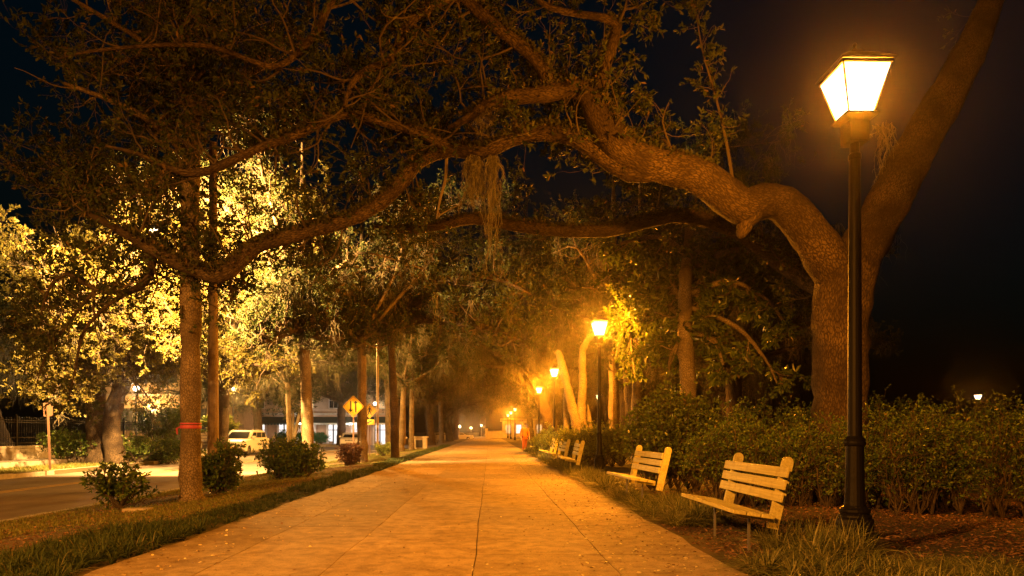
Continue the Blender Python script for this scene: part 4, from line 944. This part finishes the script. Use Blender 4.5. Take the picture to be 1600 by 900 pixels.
build_tree(lean, [st1, st2]+ll, rng, 420, 3000, 13000, 210000, 1.7, .85, .42, .11, .22, leafm=M['leaf_backlit'], foliage_on=ll+ll+[(st1[0][-14:], st1[1][-14:]), (st2[0][-12:], st2[1][-12:])], up=.05, moss=220, mosslen=1.0)
G2 = 'street trees across the road'
place(pA, False, XY(344, 38), 38, .8, .85, 'dark trunk immediately left of the very bright street lamp', G2)
place(pC, False, XY(335, 62), 62, 1.9, .8, 'oak beside the right corner of the tan brick house', G2)
place(pA, False, XY(520, 70), 74, 4.4, 1.0, 'leaning dark trunk in front of the shop awnings', G2)
place(pA, False, XY(405, 58), 58, 2.2, .8, 'tree lit from behind the bright street lamp, left of the shops', G2)
place(pB, False, XY(440, 48), 50, .2, .9, 'slim tree left of the small many-stemmed tree', G2)
place(pC, False, XY(430, 98), 98, 3.0, 1.3, 'tall oak rising behind the shops', G2)
place(pA, False, XY(540, 110), 110, 3.0, 1.3, 'large oak behind the right end of the shops', G2)
place(pC, False, XY(0, 47), 47, 3.0, 1.1, 'dim oak behind the iron fence at the picture edge', G2)
place(pA, False, -34, 40, 5.0, 1.2, 'dim oak inside the fenced garden', G2)
# right park, dark
G3 = 'dim trees deep in the dark park'
place(pB, False, 7.3, 40, 1.7, 1.4, 'tall slender oak behind the pale forked trunks', G3)
place(pB, False, 6.6, 31, 4.1, 1.05, 'tall dim slender oak closing the view between the magnolia and the great oak', G3)
place(pA, False, 7.4, 34, 2.9, 1.15, 'tall dim oak whose crown closes the view above the magnolia', G3)
place(pA, False, XY(1150, 34), 34, 1.1, .9, 'dim trunk between the magnolia and the great oak', G3)
place(pC, False, 19, 52, 2.2, 1.1, 'dim spreading tree deep in the park behind the magnolia', G3)
place(pA, False, 9.5, 48, .4, 1.0, 'dim tree behind the pale forked tree', G3)
place(pC, False, 30, 80, 4.2, 1.2, 'far dim tree behind the great oak trunk', G3)
for k, (x, y) in enumerate([(-2, 190), (14, 185), (-16, 180), (30, 170), (-32, 160), (46, 150)]):
    place(pC if k % 2 else pA, False, x, y, k*1.3, 1.7, 'dark tree in the wood closing the view', 'dark trees closing the far view')

# ---- long lit limb reaching across at mid height (tree by the two-way sign)
rng = np.random.default_rng(51)
tl = thing('arching_oak', 'oak whose long leafy lit limb arches level across the middle distance', 'tree', (0, 0, 0))
tk = L_([(618, 740, 30, .2), (616, 650, 30, .17), (612, 560, 30, .16), (608, 515, 30, .15), (600, 450, 30, .12), (620, 380, 30, .08)])
la = L_([(610, 525, 30, .2), (560, 520, 28, .2), (515, 528, 26, .19), (470, 515, 25, .17), (430, 525, 24.5, .13), (395, 540, 24, .06)])
lb = L_([(608, 515, 30, .2), (650, 500, 29, .19), (700, 502, 28.5, .18), (745, 508, 28, .16), (790, 520, 28, .12), (830, 545, 28, .05)])
lc = L_([(600, 470, 30, .13), (640, 440, 29, .1), (660, 410, 28, .08), (640, 330, 27, .05)]); ld = L_([(640, 495, 29.2, .12), (680, 445, 28, .1), (740, 432, 27.5, .09), (790, 440, 27, .08), (830, 460, 27, .04)])
build_tree(tl, [tk, la, lb, lc, ld], rng, 260, 1500, 5200, 46000, 1.5, .8, .42, .13, .2, foliage_on=[la, la, lb, lb, lc, ld], fern=5000, up=.25, moss=60, mosslen=1.4)

# ---- pale forked tree right of third lamp, lit trunk, magnolia
t = thing('forked_tree', 'pale yellow-lit forked trunks with a broken stub behind the third bench', 'tree', (0, 0, 0))
Lf = [L_([(910, 735, 27, .38), (910, 690, 27, .3), (898, 650, 27, .2), (888, 610, 27, .17), (880, 575, 27.2, .15), (873, 552, 27.3, .13), (871, 546, 27.3, .02)], .12),
      L_([(910, 735, 27, .3), (910, 680, 27, .26), (909, 640, 27, .18), (911, 600, 27, .16), (910, 570, 27.2, .15), (913, 540, 27.6, .13), (935, 515, 28.2, .1), (965, 500, 29, .05)], .12),
      L_([(914, 700, 27.1, .2), (921, 668, 27.1, .13), (919, 638, 27.1, .04), (918, 632, 27.1, .01)], .1), L_([(886, 715, 27.6, .14), (885, 660, 27.6, .12), (884, 615, 27.6, .09), (893, 606, 27.6, .03)], .1)]
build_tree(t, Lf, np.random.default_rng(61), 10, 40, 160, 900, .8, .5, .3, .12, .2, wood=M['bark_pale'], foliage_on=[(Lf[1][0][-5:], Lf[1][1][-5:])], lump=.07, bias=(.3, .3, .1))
t = thing('magnolia', 'magnolia with large glossy leaves hanging around a lit trunk beside the second lamp', 'tree', (0, 0, 0))
mt_ = L_([(1078, 740, 18, .3), (1077, 690, 18, .24), (1077, 640, 18, .225), (1074, 580, 18, .21), (1070, 520, 18, .2), (1072, 430, 18, .16), (1080, 330, 18, .1)])
ml = [L_([(1072, 500, 18, .09), (1030, 470, 20, .07), (1000, 480, 23, .05), (985, 520, 25, .035), (992, 590, 25.2, .02)]), L_([(1072, 470, 18, .09), (1020, 430, 20, .07), (980, 440, 24, .05), (965, 470, 25.5, .03)]), L_([(1000, 480, 23, .05), (970, 520, 25.2, .03), (962, 560, 25.5, .015)]),
      L_([(1074, 520, 18, .07), (1050, 550, 18.2, .05), (1045, 580, 18.6, .03)]), L_([(1076, 520, 18, .08), (1115, 530, 18, .06), (1130, 570, 18, .03)]), L_([(1076, 460, 18, .09), (1140, 440, 18, .07), (1200, 470, 18, .05), (1240, 530, 18, .03)]),
      L_([(1076, 420, 18, .09), (1150, 390, 18, .07), (1220, 410, 18.3, .04)]), L_([(1078, 480, 18, .08), (1150, 510, 17.8, .06), (1195, 560, 17.6, .04), (1215, 600, 17.6, .02)]), L_([(1076, 400, 18, .08), (1030, 370, 18, .06), (970, 380, 17.8, .04)])]
build_tree(t, [mt_]+ml, np.random.default_rng(62), 150, 800, 2300, 24000, .8, .45, .22, .2, .19, wood=M['bark_pale'], leafm=M['leaf_glossy'], foliage_on=ml, up=-.05, bias=(0, .6, 0))
# crape myrtle by the shops
t = thing('small_tree', 'small many-stemmed tree in front of the shop windows', 'tree', (0, 0, 0))
Ls = [L_([(457, 706, 60, .3), (457, 680, 60, .22), (450, 655, 60, .16), (441, 630, 60, .1), (430, 600, 60, .05)]), L_([(458, 690, 60, .2), (466, 655, 60, .15), (474, 625, 60, .1), (485, 595, 60, .05)]), L_([(457, 690, 60, .15), (458, 640, 60, .1), (455, 590, 60, .05)])]
build_tree(t, Ls, np.random.default_rng(63), 90, 500, 1800, 16000, 1.6, .9, .45, .16, .22, wood=M['bark_pale'], foliage_on=[(l[0][len(l[0])//2:], l[1][len(l[0])//2:]) for l in Ls])

# ================================================================== SHRUBS AND HEDGES
def shrub(name, label, cat, bases, h, spread, rng, nstem, ntw, nl, leaf, leafm, group=None, ratio=.3, stem_r=.012, n3=None, up=.3, vmin=.75):
    t = thing(name, label, cat, (0, 0, 0), 0, group)
    bs = bases[rng.integers(0, len(bases), nstem)]; a = rng.uniform(0, 6.28, nstem); K = 7
    out = np.stack([np.cos(a), np.sin(a), 0*a], 1); s = spread*rng.random(nstem)[:, None]**.6; H_ = h*(rng.uniform(vmin, 1.08, nstem)*(1+.07*np.sin(bs[:, 0]*5.3)+.05*np.sin(bs[:, 0]*11.7)))[:, None]*(1-.25*(s/spread)**2)
    tt = np.linspace(0, 1, K); pts = bs[:, None]+out[:, None]*s[:, None]*(tt**.8)[None, :, None]+np.array([0, 0, 1.])*H_[:, None]*tt[None, :, None]
    pts[:, 1:] += rng.normal(0, .03, (nstem, K-1, 3)); rad = stem_r*np.linspace(1, .3, K)[None]*rng.uniform(.6, 1.5, (nstem, 1))
    P2, R2 = spawn(rng, pts, rad, ntw, h*.24, 5, .9, .35, up, .3, .3, 1, .6, .006)
    P3, R3 = spawn(rng, P2, R2, n3 or ntw*3, h*.12, 3, .9, .5, up, .3, .2, 1, .6, .004)
    b = Buf(); tubes(b, pts, rad, 5); tubes(b, P2, np.maximum(R2, .002), 3); tubes(b, P3, np.maximum(R3, .0015), 3); b.obj('stems', M['twig'], t)
    b = Buf(); leaves(b, rng, P3, nl, leaf, ratio, upn=.8); b.obj('foliage', leafm, t); return t
def pt(px, Y, dx=0): return np.array([XY(px, Y)+dx, Y, float(gz(XY(px, Y)+dx, Y))])
rng = np.random.default_rng(71)
# right-hand hedge, in its three visible runs
bs = np.array([(x, 10.9+.25*rng.standard_normal(), 0) for x in np.arange(3.6, 5.6, .11)])
shrub('hedge', 'clipped dark hedge behind the near bench', 'hedge', bs, 1.28, .45, rng, 170, 1500, 26000, .042, M['leaf_hedge'], 'hedge runs along the mulch bed')
bs = np.array([(x, 10.3+.25*rng.standard_normal(), 0) for x in np.arange(5.5, 7.2, .1)])
shrub('hedge', 'leggy upright hedge behind the nearest lamp post and oak trunk', 'hedge', bs, 1.38, .32, rng, 140, 1500, 26000, .042, M['leaf_hedge'], 'hedge runs along the mulch bed')
bs = np.array([(x, 9.2-.35*(x-7)+.25*rng.standard_normal(), 0) for x in np.arange(6.9, 10.5, .11)])
shrub('hedge', 'leafy hedge filling the bottom right corner', 'hedge', bs, 1.38, .4, rng, 230, 2400, 42000, .042, M['leaf_hedge'], 'hedge runs along the mulch bed')
bs = np.array([(x, 15.6+.3*rng.standard_normal(), 0) for x in np.arange(5, 14, .25)])
shrub('hedge', 'higher back hedge catching light behind the near hedge', 'hedge', bs, 1.75, .7, rng, 240, 2400, 36000, .06, M['leaf_hedge'], 'hedge runs along the mulch bed')
bs = np.array([(3.85+.5*math.cos(a), 14.2+.4*math.sin(a), 0) for a in np.linspace(0, 6.2, 9)])
shrub('round_shrub', 'large rounded dark glossy shrub behind the second bench', 'shrub', bs, 1.75, .62, rng, 150, 2000, 30000, .075, M['leaf_glossy'])
Gs = 'pale golden shrubs around the second lamp post'
for px, Y, h, s, lb in [(958, 23.4, 1.3, .9, 'golden leafy shrub right of the second lamp post pole'), (922, 24.2, 1.3, .85, 'golden leafy shrub left of the second lamp post pole'), (897, 25.6, 1.2, .8, 'golden shrub around the foot of the pale forked tree'), (872, 30.5, 1.2, .9, 'small golden shrub behind the fourth bench'), (858, 33.5, 1.0, .7, 'smallest golden shrub behind the fifth bench')]:
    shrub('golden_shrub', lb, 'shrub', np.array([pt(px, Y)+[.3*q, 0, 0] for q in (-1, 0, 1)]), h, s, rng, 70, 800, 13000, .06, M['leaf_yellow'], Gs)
shrub('dark_shrub', 'dark shrub beyond the fifth bench under the thick trunk', 'shrub', np.array([pt(850, 39)]), 1.1, .9, rng, 50, 500, 7000, .07, M['leaf_hedge'])
# left verge bushes
Gv = 'bushes on the left verge'
shrub('verge_bush', 'nearest open leggy bush in front of the road, left of the taped trunk', 'shrub', np.array([pt(190, 11.9)]), .78, .5, rng, 20, 150, 2100, .075, M['leaf_hedge'], Gv, ratio=.26, vmin=.35)
shrub('verge_bush', 'bushy dark shrub right beside the taped trunk', 'shrub', np.array([pt(336, 14.2), pt(348, 14.2)]), .95, .5, rng, 50, 480, 6500, .075, M['leaf_hedge'], Gv, vmin=.4)
shrub('verge_bush', 'widest low bush below the tall mottled trunk', 'shrub', np.array([pt(p_, 18.6) for p_ in (432, 444, 456, 468, 480)]), .92, .55, rng, 110, 1300, 17000, .07, M['leaf_hedge'], Gv, vmin=.5)
shrub('verge_bush', 'dark red-leaved bush below the two-way sign', 'shrub', np.array([pt(544, 25.6)]), .75, .5, rng, 40, 420, 5500, .075, M['leaf_red'], Gv, vmin=.4)
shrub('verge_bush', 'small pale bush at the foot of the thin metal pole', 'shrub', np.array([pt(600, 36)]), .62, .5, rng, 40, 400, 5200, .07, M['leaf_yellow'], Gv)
Gh = 'shrubs along the far kerb'
for px, Y, h, s, m_, lb in [(202, 31, 1.15, 1.0, 'leaf_hedge', 'low shrub at the foot of the leaning oak'), (255, 40, 3.2, 1.6, 'leaf_hedge', 'tall dark shrub in front of the tan brick house'), (262, 33, 1.2, .9, 'leaf_hedge', 'low shrub left of the taped trunk beyond the road'),
        (110, 30, 1.3, 1.0, 'leaf_hedge', 'dark shrub against the low stone wall'), (232, 34, .9, .9, 'leaf_yellow', 'small pale shrub by the far kerb')]:
    shrub('kerb_shrub', lb, 'shrub', np.array([pt(px, Y)+[.4*q*s, 0, 0] for q in (-1, 0, 1)]), h, s, rng, 60, 700, 9000 if h < 2 else 16000, .085, M[m_], Gh)
M['leaf_green'] = leafmat('vivid_leaf', (.02, .14, .06), (.03, .2, .09), (.04, .26, .12), .4, .2)
for px, lb in ((443, 'vivid green shop shrub, leftmost'), (476, 'vivid green shop shrub right of the small tree'), (502, 'vivid green shop shrub, rightmost')):
    shrub('potted_shrub', lb, 'shrub', np.array([np.array([XY(px, 74.5), 74.5, -.1])]), 1.2, 1.0, rng, 30, 260, 3500, .15, M['leaf_green'], 'green shrubs before the shops')
# palmetto left of the white car
t = thing('palmetto', 'fan-leaved palmetto glowing beside the white off-road car', 'palm', (-18.9, 47.5, float(gz(-18.9, 47.5))))
b = Buf(); b.lathe([(.3, -.1), (.26, .4), (.22, 1.0), (.24, 1.2)], 10); b.obj('trunk', M['bark'], t)
b = Buf(); c = Buf(); 
for q in range(34):
    a = q*2.4; el = rng.uniform(.1, 1.3); d = np.array([math.cos(a)*math.cos(el), math.sin(a)*math.cos(el), math.sin(el)]); p0 = np.array([0, 0, 1.2]); p1 = p0+d*rng.uniform(.7, 1.1)
    tubes(c, np.array([p0, (p0+p1)/2+[0, 0, .05], p1]), [.015, .012, .01], 4); s_ = nz(np.cross(d, [0, 0, 1.])); n = 26
    an = np.linspace(-1.5, 1.5, n); dd = nz(np.cos(an)[:, None]*d+np.sin(an)[:, None]*s_+rng.normal(0, .05, (n, 3))); leafgeo(b, rng, np.repeat(p1[None], n, 0), dd, np.full(n, .7), .025, .8, .25)
c.obj('leaf_stalks', M['twig'], t); b.obj('fronds', M['leaf_yellow'], t)

# ================================================================== PERSON
def skin_mesh(name, verts, edges, radii, mat_, parent, sub=1, root=0):
    me = bpy.data.meshes.new(name); me.from_pydata([tuple(v) for v in verts], edges, []); o = link_mesh(name, me, parent, mat_)
    sk = o.modifiers.new('skin', 'SKIN'); sk.use_smooth_shade = True
    for i_, r_ in enumerate(radii): 
        r2 = r_ if isinstance(r_, tuple) else (r_, r_); me.skin_vertices[0].data[i_].radius = r2; me.skin_vertices[0].data[i_].use_root = (i_ == root)
    s = o.modifiers.new('sub', 'SUBSURF'); s.levels = sub; s.render_levels = sub; return o
per = thing('person', 'person in an orange jacket standing at the right edge of the path', 'person', (2.15, 42, .018), R(15))
skinm = mat('skin', (.45, .27, .19), .5); orange = mat('orange_jacket', (.55, .15, .03), .8, bump=.2, bscale=25); trous = mat('rust_trousers', (.3, .07, .025), .85); hair = mat('brown_hair', (.04, .025, .015), .6); shoe = mat('dark_shoes', (.03, .03, .03), .6)
V = [(0, 0, .9), (0, 0, 1.1), (0, 0, 1.3), (0, 0, 1.4), (0, -.01, 1.47), (0, -.02, 1.55), (0, -.01, 1.62),
     (-.09, 0, .86), (-.11, -.08, .48), (-.12, -.1, .08), (-.12, -.2, .04), (.09, 0, .86), (.11, .1, .48), (.12, .16, .1), (.12, .06, .05),
     (-.18, 0, 1.36), (-.24, .05, 1.1), (-.24, -.08, .87), (-.235, -.11, .8), (.18, 0, 1.36), (.25, -.05, 1.1), (.25, -.17, .88), (.245, -.2, .81)]
E = [(0, 1), (1, 2), (2, 3), (3, 4), (4, 5), (5, 6), (0, 7), (7, 8), (8, 9), (9, 10), (0, 11), (11, 12), (12, 13), (13, 14), (3, 15), (15, 16), (16, 17), (17, 18), (3, 19), (19, 20), (20, 21), (21, 22)]
Rr = [(.14, .1), (.13, .09), (.15, .1), (.1, .07), .05, (.08, .095), (.07, .085), .08, .055, .04, .035, .08, .055, .04, .035, .055, .042, .033, .03, .055, .042, .033, .03]
for hx, hz, hy, sg in ((-.235, .8, -.11, -1), (.245, .81, -.2, 1)):       # five fingers each
    pi = 18 if sg < 0 else 22
    for q in range(4):
        i0 = len(V); ox = (q-1.5)*.018; V += [(hx+sg*.005, hy+ox, hz-.06), (hx, hy+ox-.01, hz-.1-.008*(q % 3)), (hx-sg*.015, hy+ox-.015, hz-.13)]; E += [(pi, i0), (i0, i0+1), (i0+1, i0+2)]; Rr += [.009, .008, .007]
    i0 = len(V); V += [(hx-sg*.02, hy-.04, hz-.04), (hx-sg*.025, hy-.05, hz-.08)]; E += [(pi, i0), (i0, i0+1)]; Rr += [.01, .008]
skin_mesh('body', V, E, Rr, skinm, per, 2)
jv = V[:4]+[V[15], V[16], (V[17][0], V[17][1], V[17][2]+.03), V[19], V[20], (V[21][0], V[21][1], V[21][2]+.03), (0, 0, .82)]
skin_mesh('jacket', jv, [(0, 1), (1, 2), (2, 3), (3, 4), (4, 5), (5, 6), (3, 7), (7, 8), (8, 9), (0, 10)], [(.17, .13), (.16, .12), (.18, .125), (.11, .085), .075, .06, .05, .075, .06, .05, (.17, .13)], orange, per, 2)
tv = [V[0], V[7], V[8], (V[9][0], V[9][1]+.0, .1), V[11], V[12], (V[13][0], V[13][1], .13)]
skin_mesh('trousers', tv, [(0, 1), (1, 2), (2, 3), (0, 4), (4, 5), (5, 6)], [(.15, .115), .1, .075, .06, .1, .075, .06], trous, per, 2)
skin_mesh('hair', [(0, .015, 1.56), (0, .02, 1.63), (0, -.01, 1.685)], [(0, 1), (1, 2)], [(.082, .085), (.088, .095), (.06, .07)], hair, per, 2)
for (x, y, z), (x2, y2, z2) in ((V[9], V[10]), (V[13], V[14])): skin_mesh('shoe', [(x, y+.03, .045), (x2, y2, .04)], [(0, 1)], [(.05, .045), (.045, .035)], shoe, per, 2)
b = Buf()
for s in (-1, 1): b.lathe([(.001, -.011), (.011, 0), (.001, .011)], 8, (s*.03, -.112, 1.565))
b.obj('eyes', shoe, per); b = Buf(); b.add([(0, -.14, 1.535), (-.016, -.11, 1.53), (.016, -.11, 1.53), (0, -.11, 1.57)], [(0, 1, 2), (0, 2, 3), (0, 3, 1)]); b.obj('nose', skinm, per)

# ================================================================== HAZE ADDED FOR LAMP HALOS
b = Buf(); b.box(-110, 110, -12, 215, -1.6, 27)
hz_ = b.obj('added_haze', None) if False else link_mesh('added_haze', b.mesh('added_haze'))
hm = bpy.data.materials.new('halo_haze'); hm.use_nodes = True; nt = hm.node_tree; nt.nodes.clear()  # volume added so the lamps get a glow around them
pv = nt.nodes.new('ShaderNodeVolumePrincipled'); pv.inputs['Color'].default_value = (.9, .9, .9, 1); pv.inputs['Density'].default_value = HAZE; pv.inputs['Anisotropy'].default_value = .95
ho = nt.nodes.new('ShaderNodeOutputMaterial'); nt.links.new(pv.outputs[0], ho.inputs['Volume']); hz_.data.materials.append(hm)
prop(hz_, kind='stuff')
print('OBJS', len(bpy.data.objects), 'POLYS', sum(len(m.polygons) for m in bpy.data.meshes))
